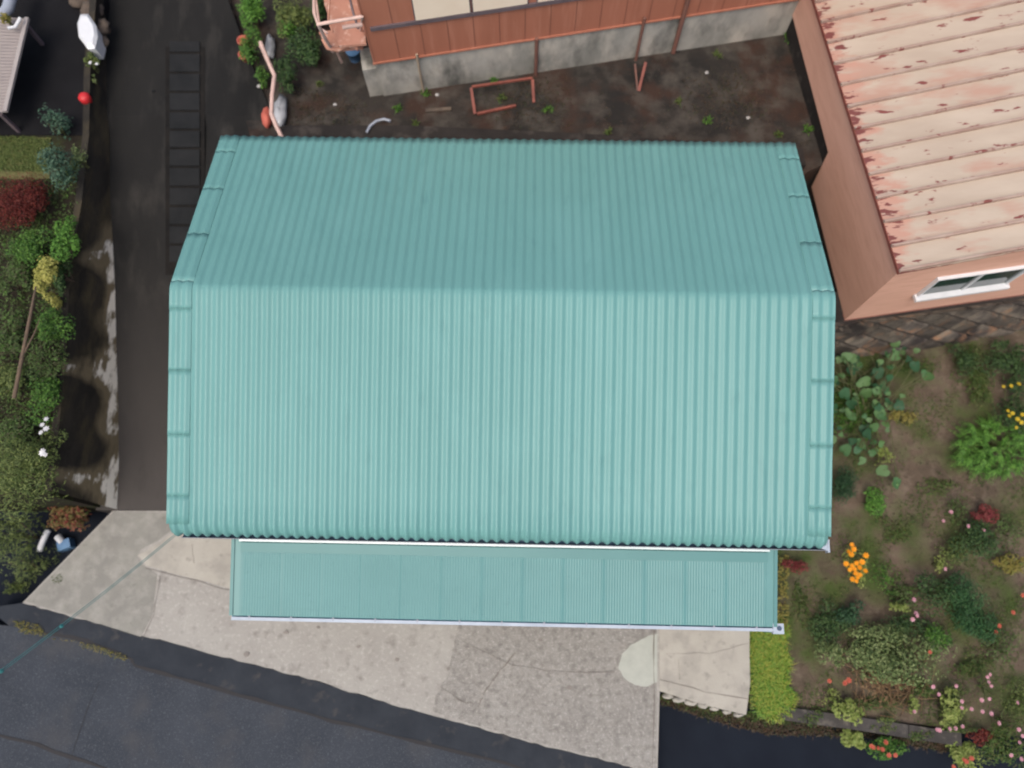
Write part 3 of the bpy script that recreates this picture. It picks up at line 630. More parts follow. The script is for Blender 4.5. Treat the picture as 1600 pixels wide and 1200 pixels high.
# ================================================================== NORTH HOUSE
P = at(600, 150, BZ); Q = at(1250, 50, BZ); nd = (Q-P); nd.z = 0; nlen = nd.length; nd.normalize(); nn_ = V((-nd.y, nd.x, 0))
ft = vp(584, 94, P, Q); ft2 = vp(1239, 1, P, Q); FZ = (ft.z+ft2.z)/2
nh = thing('terracotta_house', P, 'terracotta boarded house on a mottled grey concrete foundation beyond the teal roof', 'house')
def np_(u, v, z): p = P+nd*u+nn_*v; return V((p.x, p.y, z))
def nbox(bb, ua, ub, va, vb, za, zb, mi=0):
    q = [(ua, va), (ub, va), (ub, vb), (ua, vb)]; return bb.hexa([np_(u, v, za) for u, v in q], [np_(u, v, zb) for u, v in q], mi)
NLn = nlen+2.0; HT = FZ+2.5
bb = MB(); nbox(bb, 0, NLn, 0, 5.5, .5, FZ); bb.build('foundation', M['found'], nh)
bb = MB(); nbox(bb, -.03, NLn, -.02, 5.4, FZ+.001, HT)
bb.build('wall', M['brick_red'], nh)
nbt = int(NLn/.45)
bb = MB()
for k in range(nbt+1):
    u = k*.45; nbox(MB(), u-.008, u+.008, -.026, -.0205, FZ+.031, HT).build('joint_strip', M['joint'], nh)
nbox(MB(), -.04, NLn, -.05, -.021, FZ-.01, FZ+.02).build('base_flashing', M['brick_red'], nh)
# long window band
wa = vp(578, 42, P, Q); wb = vp(648, 32, P, Q); wc = vp(818, 5, P, Q)
uw = (wb-P).dot(nd); ua_ = (wa-P).dot(nd); ZWn = (wa.z+wb.z)/2
nbox(MB(), ua_, uw+6.0, -.06, -.022, ZWn-.04, ZWn+.03).build('window_rail', M['frame_grey'], nh)
pw_ = ((vp(735, 10, P, Q)-P).dot(nd)-uw)
for k in range(4):
    a0 = uw+k*(pw_+.02)+(0.12 if k > 1 else 0)
    wf = MB(); nbox(wf, a0, a0+pw_, -.05, -.022, ZWn+.031, ZWn+1.25)
    wo = wf.build('window', M['frame_grey'], nh)
    nbox(MB(), a0+.02, a0+pw_-.02, -.056, -.051, ZWn+.05, ZWn+1.22).build('screen_panel', M['cream'], wo)
rr = MB()
for s_ in (0, 1):
    va, vb = (-.1, 2.7) if s_ == 0 else (2.7, 5.5); za, zb = (HT+.0, HT+.9) if s_ == 0 else (HT+.9, HT)
    q = [np_(-.3, va, za), np_(NLn+.3, va, za), np_(NLn+.3, vb, zb), np_(-.3, vb, zb)]
    rr.hexa(q, [p+V((0, 0, .08)) for p in q])
rr.build('roof', M['rust_dull'], nh)
def npx(px, py, off=-.06): p = vp(px, py, P+nn_*off, Q+nn_*off); return p
for (xa, ya, xb, yb, r, m) in [(827, 62, 836, 152, .035, 'rust_dull'), (1008, 28, 992, 100, .03, 'rust_dull'), (1066, -5, 1052, 82, .045, 'rust_dull'), (657, 84, 663, 150, .022, 'beige_pipe')]:
    a_ = npx(xa, ya); b_ = npx(xb, yb); a_ = V((b_.x, b_.y, a_.z))
    MB().tube([b_, a_], r, 8).build('downpipe', M[m], nh)
# concrete pier at the left corner
nbox(MB(), -.26, -.001, .03, .5, 1.0, FZ-.2).build('pier', M['found'], nh)
# rust red brackets standing in the back yard
fr1 = thing('steel_bracket', at(738, 178, BZ), 'larger rust red steel bracket frame lying beside the grey foundation', 'steel frame', 'rust red steel frames by the foundation')
A1, A2, A3, A4, A5 = at(736, 137, BZ+.25), at(742, 178, BZ+.05), at(806, 165, BZ+.05), at(832, 122, BZ+.30), at(834, 160, BZ+.02)
MB().bar(A1, A2, .05, .04).build('leg', M['rust'], fr1); MB().bar(A2+V((.04, 0, 0)), A3, .045, .04).build('foot_bar', M['rust'], fr1); MB().bar(A1+V((.02, .01, .01)), A4, .035, .04).build('top_bar', M['rust'], fr1); MB().bar(A4-V((0, .03, 0)), A5, .05, .04).build('leg', M['rust'], fr1)
fr2 = thing('steel_bracket', at(998, 140, BZ), 'small rust red leaning steel strut under the middle downpipe', 'steel frame', 'rust red steel frames by the foundation')
MB().bar(at(1009, 97, BZ+.35), at(998, 142, BZ), .05, .04).build('leg', M['rust'], fr2); MB().bar(at(992, 100, BZ+.33), at(996, 141, BZ+.01), .03, .04).build('brace', M['rust_dull'], fr2)

# pink steel landing left of the house
ZL = 3.4
ldg = thing('steel_landing', at(545, 100, BZ), 'faded pink steel landing with railings at the left corner of the terracotta house', 'landing')
q = [at(x, y, ZL) for x, y in [(507, 8), (500, -60), (560, -60), (572, 68), (530, 72)]]
MB().hexa([p-V((0, 0, .05)) for p in q][::-1], q[::-1]).build('deck', M['deck'], ldg)
q = [at(x, y, ZL-.25) for x, y in [(498, 50), (540, 44), (572, 52), (566, 74), (528, 78), (510, 70)]]
MB().hexa([p-V((0, 0, .05)) for p in q][::-1], q[::-1]).build('step', M['deck'], ldg)
def rail(pts, r=.03, m='pink_pipe', nm='railing'):
    MB().tube([at(*p) for p in pts], r, 8).build(nm, M[m], ldg)
rail([(490, -40, 4.2), (491, 20, 4.2), (497, 38, 4.2), (530, 32, 4.2), (565, 26, 4.2)])
rail([(497, 38, 4.2), (508, 60, 3.7), (520, 80, 3.1)]); rail([(535, 43, 3.9), (566, 38, 3.9)], .035); rail([(492, -10, 3.8), (500, 44, 3.7), (512, 52, 3.7)], .02)
rail([(520, 66, 3.0), (534, 97, 2.3)], .022, nm='post'); rail([(562, 72, 3.0), (574, 92, 2.2)], .02, nm='post'); rail([(566, 26, 4.2), (560, 74, 2.2)], .02, nm='post')
rail([(515, 0, 3.9), (513, 30, 3.8), (520, 50, 3.7)], .02, 'deck'); rail([(545, -10, 3.9), (552, 20, 3.9), (560, 45, 3.7)], .022, 'frame_grey')
ob = MB().lathe(at(555, 92, BZ), [(.10, 0), (.13, .22), (.14, .22), (.14, .25)]).build('bucket', M['blue']); tag(ob, 'small blue bucket below the pink steel landing', 'bucket')
rail([(505, 60, 3.4), (512, 74, 3.3), (527, 78, 3.2), (545, 70, 3.2), (560, 76, 3.2)], .045, 'deck', 'edge_beam')

# ================================================================== SMALL THINGS
def boxthing(name, label, cat, c, sx, sy, sz, rz, m):
    o = MB().box(V((0, 0, sz/2)), sx, sy, sz, 0).build(name, m); o.location = c; o.rotation_euler = (0, 0, rz); return tag(o, label, cat)
# small grey corrugated roof at the top left, on a shed
shz = 3.1
S_ = [at(-90, 20, shz), at(44, 30, shz), at(10, 176, shz-.1), at(-120, 190, shz-.1)]
sh = thing('lean_to', dn((S_[1]+S_[2])/2, 2.46), 'small lean-to with grey brown corrugated roof at the left frame edge', 'shed')
rows = []
for k in range(61):
    t = k/60; l = S_[0].lerp(S_[3], t); r = S_[1].lerp(S_[2], t); h = V((0, 0, .012*math.cos(k*math.pi/2*2)))
    rows.append([l+h, r+h])
solid(MB().grid(rows, smooth=False).build('roof', M['slat'], sh), .01)
MB().bar(S_[1]+V((0, 0, .03)), S_[2]+V((0, 0, .03)), .07, .05).build('edge_trim', M['slat_edge'], sh)
for p in (S_[1], S_[2]): MB().bar(dn(p+V((-.12, 0, 0)), 2.46), p+V((-.12, 0, -.03)), .06, .06).build('post', M['frame_grey'], sh)
ob = MB().tube([at(-10, 40, 3.0), at(12, 14, 3.0), at(22, -20, 3.0)], .10, 10).build('vent_pipe', M['paleblue']); tag(ob, 'pale blue grey pipe above the small lean-to roof', 'pipe')
ob = MB().tube([at(12, 44, 3.25), at(24, 42, 3.22), at(32, 28, 3.25)], .03, 8).build('white_bracket', M['white']); tag(ob, 'small bent white bracket on the lean-to roof corner', 'bracket')
# white hexagonal cover
hx = [(124, 20), (136, 20), (148, 38), (150, 54), (146, 72), (135, 73), (121, 54), (119, 34)]
q = [at(x, y, 2.85) for x, y in hx]; c = sum(q, V())/len(q)
bx = thing('white_cabinet', dn(c, 2.46), 'white lidded tub with cut corners standing beside the driveway wall top', 'tub')
MB().hexa([dn(c+(p-c)*.9, 2.46) for p in q][::-1], [dn(p, 2.78) for p in q][::-1]).build('body', M['white'], bx)
MB().hexa([dn(p, 2.782) for p in q][::-1], [dn(c+(p-c)*1.04, 2.80) for p in q][::-1]).hexa([dn(c+(p-c)*1.04, 2.80) for p in q][::-1], [dn(c+(p-c)*.8, 2.85) for p in q][::-1]).build('lid', M['white'], bx)
ob = MB().lathe(at(140, 162, 2.46), [(.06, 0), (.10, .12), (.105, .2), (.07, .24), (.03, .25)]).build('red_pot', M['red']); tag(ob, 'bright red pot standing alone at the black yard edge', 'pot')
# pale pipe rail right of the driveway, plus plastic, pots
rl = thing('pipe_rail', atf(425, 180, lambda p: BZ), 'pale pink bent pipe rail running down between driveway and back yard', 'rail')
rp = [(407, 66), (420, 98), (429, 118), (425, 150), (424, 178), (433, 200), (441, 216)]
MB().tube([at(x, y, 2.75) for x, y in rp], .038, 10).build('top_rail', M['pink_pipe'], rl)
for x, y in ((407, 72), (424, 178)): MB().tube([at(x, y, 2.73), dn(at(x, y, 2.73), 1.9)], .03, 8).build('post', M['pink_pipe'], rl)
bg_ = MB(); c = at(440, 178, 2.1); random.seed(2)
def blob(name, label, cat, c, rx, ry, rz, m, amp=.2, n=14, seed=1):
    random.seed(seed); vs = []; fs = []; k1 = n; k2 = n//2
    for i in range(k2+1):
        th_ = math.pi*i/k2
        for k in range(k1):
            a = 2*math.pi*k/k1; q = 1+random.uniform(-amp, amp); vs.append((rx*q*math.sin(th_)*math.cos(a), ry*q*math.sin(th_)*math.sin(a), rz*(math.cos(th_)*q+.7)))
    for i in range(k2):
        for k in range(k1): fs.append((i*k1+k, i*k1+(k+1) % k1, (i+1)*k1+(k+1) % k1, (i+1)*k1+k))
    o = MB().add(vs, fs, 0, True).build(name, m); o.location = c; return tag(o, label, cat)
blob('plastic_bag', 'crumpled milky plastic bag beside the pipe rail near the teal roof', 'bag', at(441, 178, 2.06), .13, .32, .12, M['clear'], .22)
blob('plastic_bag', 'narrow milky plastic sheet tucked behind the upper pipe rail', 'bag', at(424, 78, 2.06), .10, .28, .10, M['clear'], .25, seed=4)
ob = blob('red_sack', 'faded red sack against the pipe rail just above the teal roof', 'sack', at(420, 188, 2.06), .09, .2, .14, M['orange_red'], .15, seed=3)
for (x, y, l) in ((385, 74, 'upper faded red clay pot below the green shrub by the driveway'), (387, 96, 'lower faded red clay pot below the green shrub by the driveway')):
    ob = MB().lathe(V((0, 0, 0)), [(.07, 0), (.10, .18), (.115, .18), (.115, .21), (.09, .21), (.085, .17)]).build('clay_pot', M['orange_red']); ob.location = at(x, y, 2.1); tag(ob, l, 'pot', 'clay pots by the driveway')
# edging rocks
random.seed(8)
for i, (x, y, r) in enumerate([(352, 8, .13), (360, 26, .12), (366, 44, .1), (350, -12, .13)]):
    blob('edging_rock', ['brown rock on the driveway edge, highest in view', 'brown rock second along the driveway edge', 'small brown rock nearest the red clay pots', 'brown rock at the top frame edge'][i], 'rock', at(x, y, 2.1), r, r*.8, r*.5, M['rock'], .18, 10, i)
for i, (x, y, r) in enumerate([(128, 4, .2), (150, 20, .22), (160, 48, .18), (163, 68, .12)]):
    blob('wall_rock', ['brown rubble rock left of the white tub at the top edge', 'large brown rubble rock above the white tub', 'brown rubble rock right of the white tub', 'smallest rubble rock beside the white tub'][i], 'rock', at(x, y, 2.46), r, r, r*.6, M['rock'], .2, 12, 20+i)
# white bent pipe in back yard
ob = MB().tube([at(573, 207, 2.22), at(578, 197, 2.22), at(588, 189, 2.22), at(600, 186, 2.22), at(610, 189, 2.22)], .026, 8).build('bent_pipe', M['paleblue']); tag(ob, 'short bent grey white pipe on the ledge behind the teal roof', 'pipe')
ob = MB().bar(at(665, 173, 2.08), at(705, 170, 2.08), .06, .04).build('board_scrap', M['rock']); tag(ob, 'short dark board lying in the back yard', 'board')
for i, (x, y, l) in enumerate([(683, 149, 'pale stone below the left end of the foundation'), (1104, 114, 'pale stone in the middle of the back yard'), (1169, 185, 'pale stone near the right end of the teal roof'), (524, 164, 'bluish stone in the dirt left of the foundation')]):
    blob('small_stone', l, 'stone', at(x, y, BZ), .04, .035, .02, M['pebble'], .15, 8, 30+i)
blob('small_stone', 'tiny pale stone on the dark driveway', 'stone', atf(240, 143, hill), .035, .03, .02, M['cover'], .15, 8, 41)
blob('small_stone', 'small white stone at the right edge of the driveway', 'stone', atf(405, 135, hill), .04, .04, .02, M['pebble'], .15, 8, 42)
# broken pale edge stones at the doorstep slab
random.seed(9)
for i in range(7):
    t = (i+.5)/7; x = lerp(1033, 1162, t); y = lerp(1085, 1118, t)
    o = blob('edge_stone', 'broken off-white edge stone along the foot of the doorstep slab', 'stone', at(x, y, -.1), random.uniform(.08, .12), random.uniform(.045, .06), .07, M['concrete_tan'], .2, 10, 50+i)
    o['group'] = 'broken edge stones of the doorstep slab'
    o['label'] = ['leftmost', 'second from left', 'third from left', 'middle', 'third from right', 'second from right', 'rightmost'][i]+' broken off-white edge stone at the doorstep slab foot'
# bottom-left clutter
ob = MB().tube([at(62, 860, -.45), at(66, 848, -.4), at(72, 834, -.35), at(76, 828, -.35)], .055, 10).build('white_bottle', M['white']); tag(ob, 'long white plastic bottle on the blue black pavement', 'bottle')
ob = MB().tube([at(90, 838, -.45), at(98, 848, -.45)], .07, 10).build('white_jug', M['white']); tag(ob, 'short white jug next to the blue box', 'jug')
boxthing('blue_box', 'small blue plastic box at the edge of the concrete apron', 'box', at(108, 852, LOW), .24, .18, .2, .3, M['blue'])
# overhead cables
cs = loc(-W/2+.1, -LF-.1, 2.75)
cbl = thing('overhead_cable', cs, 'pair of thin green cables crossing the road towards the teal roof corner', 'cable')
far = at(-60, 1096, 4.6)
for dz, dx in ((0, 0), (.05, .045)):
    pts = []
    for k in range(25):
        t = k/24; p = cs.lerp(far, t); p = p+V((dx, dx, dz-.25*math.sin(math.pi*t)*.4)); pts.append(p)
    MB().tube(pts, .004, 6).build('wire', M['cable'], cbl)
for x_ in (.62, .86):
    p = cs.lerp(far, x_)+V((.015, .015, -.1*math.sin(math.pi*x_)+.02)); MB().lathe(p, [(.005, -.03), (.025, -.015), (.028, .01), (.005, .03)], 8).build('spacer', M['cable'], cbl)

# ================================================================== PLANTS
def leaves(bb, c, rx, ry, rz, n, ls, asp=.55, up=.5, lumps=7, shell=.55):
    L_ = []
    for k in range(lumps):
        a = random.uniform(0, 2*math.pi); q = random.uniform(.15, .75)
        L_.append((V((rx*q*math.cos(a), ry*q*math.sin(a), rz*random.uniform(-.25, .5))), random.uniform(.3, .55)))
    for _ in range(n):
        o, s_ = random.choice(L_)
        d = V((random.gauss(0, 1), random.gauss(0, 1), random.gauss(.25, 1))).normalized(); rr = random.uniform(shell, 1)*random.uniform(.85, 1.15)
        p = c+o+V((d.x*rx*s_*rr, d.y*ry*s_*rr, d.z*rz*s_*rr*1.2))
        leaf(bb, p, (d*(1-up)+V((random.uniform(-.5, .5), random.uniform(-.5, .5), 1))*up), ls*random.uniform(.6, 1.3), asp)
def leaf(bb, p, nrm, l, asp=.55, d=None):
    nrm = nrm.normalized(); t = V((random.gauss(0, 1), random.gauss(0, 1), random.gauss(0, .3))) if d is None else d
    a = (t-nrm*t.dot(nrm)).normalized()*l/2; b_ = nrm.cross(a).normalized()*l*asp/2
    bb.add([p-a, p-b_*1+nrm*l*.06-a*.1, p+a-nrm*l*.12, p+b_+nrm*l*.06-a*.1], [(0, 1, 2, 3)])
def stems(c, z0, rx, ry, top, n=6, r=.012):
    bb = MB()
    for k in range(n):
        a = 2*math.pi*k/n+random.uniform(-.3, .3); q = random.uniform(.2, .7)
        e = V((c.x+rx*q*math.cos(a), c.y+ry*q*math.sin(a), top)); s0 = V((c.x+random.uniform(-.03, .03), c.y+random.uniform(-.03, .03), z0-.02)); m_ = s0.lerp(e, .5)+V((random.uniform(-.04, .04), random.uniform(-.04, .04), .06))
        bb.tube([s0, m_, e], [r, r*.8, r*.4], 5)
    return bb
FL = {}
def flower_mesh(kind, r):
    key = (kind, r)
    if key in FL: return FL[key]
    bb = MB()
    for k in range(7):
        a = 2*math.pi*k/7; d = V((math.cos(a), math.sin(a), .15)); leaf(bb, d*r*.55, V((-.3*math.cos(a), -.3*math.sin(a), 1)), r*1.1, .8, d)
    for k in range(5):
        a = 2*math.pi*k/5; d = V((math.cos(a), math.sin(a), .3)); leaf(bb, d*r*.25+V((0, 0, r*.25)), V((0, 0, 1)), r*.7, .9, d)
    o = bb.build('flower', LM[kind]); FL[key] = o.data; bpy.data.objects.remove(o); return FL[key]
def blooms(parent, pts, kind, r, z):
    for x, y in pts:
        o = bpy.data.objects.new('flower', flower_mesh(kind, r)); col.objects.link(o); o.parent = parent
        o.location = parent.matrix_world.inverted() @ at(x, y, z+random.uniform(-.03, .03)); o.rotation_euler = (random.uniform(-.3, .3), random.uniform(-.3, .3), random.uniform(0, 6)); s_ = random.uniform(.85, 1.2); o.scale = (s_, s_, s_)
PX = .0122
def plant(name, label, cat, px, py, rpx, rpy, h, z0, n, ls, mat, asp=.55, up=.5, lumps=7, group=None, stem='stem', seed=None, ns=6):
    random.seed(seed if seed is not None else int(px*7+py*3))
    if px < 140 and py > 212 and z0 > 1.5: z0 = bankz(at(px, py, 2.0))-.02
    zc = z0+h*.55; sc = (HC-zc)/HC; rx, ry = rpx*PX*sc, rpy*PX*sc*1.05
    c = at(px, py, zc); t_ = thing(name, V((c.x, c.y, z0)), label, cat, group)
    stems(c, z0, rx, ry, zc+h*.15, ns).build('stems', M[stem], t_)
    bb = MB(); leaves(bb, c, rx, ry, h*.5, n, ls, asp, up, lumps); bb.build('foliage', LM[mat], t_)
    return t_
def blades(bb, c, n, r, l, wd, spread=1.0):
    for _ in range(n):
        a = random.uniform(0, 2*math.pi); q = r*math.sqrt(random.random()); p = c+V((q*math.cos(a), q*math.sin(a), 0)); blade(bb, p, l*random.uniform(.6, 1.2), wd, a+random.uniform(-1, 1), random.uniform(.2, 1)*spread)
def blade(bb, p, l, wd, a, s_):
    d = V((math.cos(a), math.sin(a), 0)); sd_ = V((-d.y, d.x, 0))*wd/2
    m_ = p+d*l*.35*s_+V((0, 0, l*.6)); e = p+d*l*.9*s_+V((0, 0, l*(.95-.5*s_)))
    bb.add([p-sd_, p+sd_, m_+sd_*.8, m_-sd_*.8, e], [(0, 1, 2, 3), (3, 2, 4)])

BKZ = 2.0
# --- left bank
plant('azalea_bush', 'large maroon leaved bush at the left frame edge below the lawn', 'bush', 22, 318, 66, 52, .7, 2.2, 8000, .035, 'maroon', lumps=26, stem='bark', ns=10)
plant('conifer_sapling', 'thin blue green conifer branch over the black yard edge', 'plant', 85, 195, 32, 26, .8, 2.3, 420, .06, 'blue', .45)
plant('conifer_sapling', 'blue green conifer right of the lawn', 'plant', 92, 262, 34, 48, .9, 2.2, 1000, .06, 'blue', .45, lumps=12, seed=4)
plant('leafy_shrub', 'small grey green shrub at the top of the bank by the wall', 'shrub', 126, 250, 14, 26, .4, 2.25, 220, .05, 'grey', seed=6)
plant('leafy_shrub', 'bright green shrub right of the maroon bush', 'shrub', 108, 372, 26, 46, .6, 2.15, 1300, .05, 'bright', lumps=10)
plant('leafy_shrub', 'mid green shrub below the maroon bush', 'shrub', 45, 388, 52, 34, .6, 2.15, 1700, .05, 'green', lumps=12)
plant('yellow_shrub', 'round yellow green shrub standing out of the left bed', 'shrub', 74, 434, 27, 32, .7, 2.1, 1100, .055, 'yellow', lumps=9)
plant('yellow_shrub', 'small yellow green tuft just below the round yellow shrub', 'shrub', 84, 470, 13, 18, .5, 2.1, 260, .05, 'yellow', lumps=4)
for i, (x, y, rx, ry, m_, l) in enumerate([(20, 440, 34, 40, 'mixed', 'mixed green and purple shrub left of the yellow shrub'), (86, 505, 30, 34, 'green', 'green shrub below the yellow tuft'), (18, 520, 36, 42, 'mixed', 'dull mixed shrub at the left frame edge halfway down'), (70, 560, 36, 38, 'mixed', 'mottled low shrub beside the bare branch'),
        (12, 600, 30, 40, 'olive', 'olive shrub at the left edge below the bare branch'), (70, 625, 38, 40, 'green', 'green shrub above the white blossoms'), (25, 670, 40, 40, 'mixed', 'mixed shrub left of the white blossoms'), (98, 430, 14, 40, 'dark', 'narrow dark shrub along the wall top')]):
    plant('bed_shrub', l, 'shrub', x, y, rx, ry, .5, 2.05, 1250, .048, m_, lumps=12, group='shrubs crowding the left bank', stem='bark')
t_ = plant('blossom_shrub', 'sparse shrub with small white blossoms at the wall top', 'shrub', 76, 690, 26, 40, .5, 2.0, 500, .045, 'olive', lumps=8)
blooms(t_, [(66, 664), (72, 670), (64, 676), (67, 705), (71, 710), (66, 708), (72, 655)], 'whitep', .045, 2.5)
plant('spiky_conifer', 'large olive conifer with drooping shoots in the bottom left', 'conifer', 35, 745, 66, 62, 1.0, 1.6, 3600, .075, 'olive', .2, lumps=18, stem='bark')
plant('spiky_conifer', 'lower olive conifer hanging over the blue black pavement', 'conifer', 18, 835, 52, 52, 1.5, LOW, 2000, .075, 'olive', .2, lumps=14, stem='bark', seed=77)
plant('nandina', 'red and green leaved bush at the foot of the retaining wall end', 'bush', 112, 806, 42, 27, 1.0, LOW, 1500, .055, 'redgreen', lumps=11, stem='bark')
plant('spiky_conifer', 'loose olive shoots over the navy pavement at the left edge', 'conifer', 45, 885, 46, 30, .5, LOW, 700, .07, 'olive', .2, lumps=10, stem='bark', seed=79)
plant('weed_tuft', 'thin weed tuft at the left tip of the concrete apron', 'weed', 24, 915, 26, 14, .25, LOW, 220, .06, 'olive', .3)
br = thing('bare_branch', at(28, 620, 2.1), 'long bare brown branch leaning over the left bed', 'branch')
MB().tube([at(22, 622, 2.55), at(34, 560, 2.75), (at(46, 500, 2.85)), at(56, 448, 2.8)], [.035, .03, .028, .015], 7).build('limb', M['bark'], br)
MB().tube([at(36, 555, 2.75), at(54, 520, 2.8), at(62, 498, 2.75)], [.018, .013, .006], 6).build('twig', M['bark'], br)
# --- top left small
plant('potted_plant', 'small green plant between the white tub and the red pot', 'plant', 143, 100, 14, 18, .35, 2.46, 330, .05, 'olive', lumps=6)
blooms(bpy.data.objects['potted_plant'], [(141, 98), (151, 100)], 'whitep', .03, 2.85)
plant('potted_plant', 'dull grey plant just below the small green one', 'plant', 144, 124, 12, 10, .2, 2.46, 150, .04, 'grey', seed=14)
plant('yellow_weed', 'yellow weed beside the small lean-to roof', 'weed', 8, 30, 14, 10, .3, 3.1, 150, .06, 'gold')
# --- top, between driveway and house
for i, (x, y, rx, ry, m_, l, n) in enumerate([(395, 20, 30, 34, 'bright', 'bright green shrub at the top between driveway and pipe rail', 1500), (392, 72, 22, 34, 'green', 'green shrub above the red clay pots', 900), (410, 118, 14, 22, 'green', 'small green plant against the pipe rail bend', 300),
        (455, 30, 40, 40, 'olive', 'olive shrub at the top edge right of the pipe rail', 1900), (480, 80, 38, 44, 'dark', 'dark shrub below the pink steel landing', 1900), (448, 118, 22, 34, 'dark', 'dark low shrub above the plastic bag', 800), (498, 15, 22, 40, 'dark', 'dark shrub behind the pink landing railing', 900), (452, 52, 18, 20, 'bright', 'light green sprig amid the dark shrubs', 260)]):
    plant('yard_shrub', l, 'shrub', x, y, rx, ry, .7 if i != 2 else .35, BZ, n, .055, m_, lumps=11, group='shrubs beside the pipe rail', stem='bark')
for i, (x, y, r, l) in enumerate([(622, 172, 9, 'green tuft under the left foundation corner'), (500, 133, 8, 'green tuft in the dirt below the landing'), (666, 146, 10, 'green tuft at the foot of the beige pipe'), (784, 155, 12, 'green tuft inside the rust red frame'), (856, 172, 11, 'bright green tuft right of the rust red frame'), (1060, 160, 7, 'tiny tuft in the middle of the back yard'),
        (1262, 205, 12, 'green tuft near the far right corner of the teal roof'), (1215, 212, 8, 'green tuft at the ledge near the right end'), (1232, 62, 16, 'dark tuft at the right foot of the foundation'), (1120, 88, 12, 'tuft under the right foundation'), (1105, 190, 10, 'tuft behind the middle of the ledge'), (950, 208, 8, 'tuft on the ledge left of middle'), (772, 128, 9, 'tuft under the upper red bar'), (650, 195, 8, 'tuft on the ledge near the bent pipe')]):
    random.seed(i+90); c = at(x, y, BZ); t_ = thing('weed_tuft', c, l, 'weed', 'weed tufts in the back yard'); bb = MB()
    blades(bb, c, 16, r*PX*.5, .11, .022, 1.2); leaves(bb, c+V((0, 0, .04)), r*PX*.8, r*PX*.7, .06, 45, .042, .5); bb.build('foliage', LM['green' if i % 2 == 0 else 'weed'], t_)

# --- right garden
t_ = thing('squash_vine', at(1350, 640, GZ), 'sprawling vine with big bluish heart shaped leaves beside the teal roof', 'vine')
random.seed(21)
bb = MB(); st = MB()
spots = [(1316, 586), (1330, 574), (1302, 600), (1345, 600), (1372, 580), (1396, 572), (1388, 592), (1400, 556), (1366, 633), (1354, 596), (1320, 618), (1305, 640), (1333, 650), (1365, 668), (1392, 634), (1388, 616), (1312, 560), (1340, 560), (1366, 690), (1345, 720), (1366, 705), (1382, 735), (1330, 690), (1310, 668), (1404, 626), (1418, 560), (1430, 570), (1325, 545+20), (1402, 540), (1350, 615), (1296, 575), (1378, 650), (1320, 705), (1380, 600)]
for x, y in spots+[(x_+random.uniform(-22, 22), y_+random.uniform(-22, 22)) for x_, y_ in (spots*2)[:62]]:
    z = GZ+random.uniform(.25, .6); p = at(x, y, z); nrm = V((random.uniform(-.7, .7), random.uniform(-.8, .5), 1)).normalized(); r = random.uniform(.055, .14); a = random.uniform(0, 6.28)
    ux = nrm.cross(V((math.cos(a), math.sin(a), 0))).normalized(); uy = nrm.cross(ux)
    vs = [p-nrm*.02]; m_ = 11
    for k in range(m_+1):
        th_ = 2*math.pi*k/m_; q = r*(1-.5*max(0, math.cos(th_))**8)*(.82+.42*max(0, -math.cos(th_))**5)*random.uniform(.93, 1.05); vs.append(p+ux*math.sin(th_)*q+uy*math.cos(th_)*q+nrm*(.02*math.cos(2*th_)+random.uniform(-.008, .008)))
    bb.add(vs, [(0, k, k+1) for k in range(1, m_+1)], 0, True)
    g = at(1340+random.uniform(-25, 40), 640+random.uniform(-50, 50), GZ); st.tube([g, g.lerp(p, .5)+V((0, 0, .1)), p-nrm*.02], .008, 5)
bb.build('large_leaves', LM['squash'], t_); st.build('stems', M['stem'], t_)
plant('low_plant', 'dark teal bushy plant touching the teal roof edge', 'plant', 1318, 752, 26, 36, .5, GZ, 1500, .05, 'pine', .3, lumps=9)
plant('low_plant', 'bright green leafy plant beside the dark teal one', 'plant', 1362, 786, 30, 20, .3, GZ, 700, .055, 'bright', lumps=8)
plant('yellowing_plant', 'yellowing plant at the right tip of the squash vine', 'plant', 1410, 655, 26, 22, .3, GZ, 260, .06, 'gold', .6)
plant('yellowing_plant', 'yellow green weed below the squash vine', 'plant', 1376, 712, 16, 24, .3, GZ, 160, .06, 'lime', .5)
# undergrowth below vine
plant('low_shrub', 'dark undergrowth below the squash vine', 'shrub', 1335, 640, 46, 90, .28, GZ, 2400, .05, 'green', lumps=18)
t_ = thing('fern_bush', at(1550, 700, GZ), 'large bright green feathery bush at the right frame edge', 'bush'); random.seed(31)
bb = MB()
for k in range(230):
    a = random.uniform(0, 6.28); q = math.sqrt(random.random()); c = at(1556+60*q*math.cos(a), 700+40*q*math.sin(a), GZ+random.uniform(.1, .4)); a2 = random.uniform(0, 6.28) if random.random() < .45 else math.atan2(-math.sin(a), math.cos(a))+random.uniform(-1.2, 1.2)
    l = random.uniform(.18, .30); d = V((math.cos(a2), math.sin(a2), .25))
    for j in range(9):
        for sgn in (-1, 1):
            s_ = j/8; pp = c+d*l*s_+V((0, 0, -.12*s_*s_)); dd = V((-d.y, d.x, 0))*sgn+d*.7; leaf(bb, pp+dd*.02, V((0, 0, 1))+dd*.2, .075*(1-.6*s_), .4, dd)
bb.build('fronds', LM['bright'], t_); stems(at(1550, 700, GZ), GZ, .5, .35, GZ+.3, 12).build('stems', M['stem'], t_)
t_ = plant('flowering_plant', 'dark green plant with small yellow flowers at the right frame edge', 'plant', 1582, 635, 34, 46, .6, GZ, 1200, .05, 'dark', lumps=10)
blooms(t_, [(1575, 642), (1582, 646), (1590, 655), (1596, 660), (1580, 603), (1592, 600), (1568, 604), (1588, 668), (1577, 650), (1598, 648)], 'yellowp', .038, .3)
plant('low_shrub', 'dark green shrub in the corner under the stone wall', 'shrub', 1572, 560, 50, 36, .5, GZ, 1600, .055, 'dark', lumps=12, seed=3)
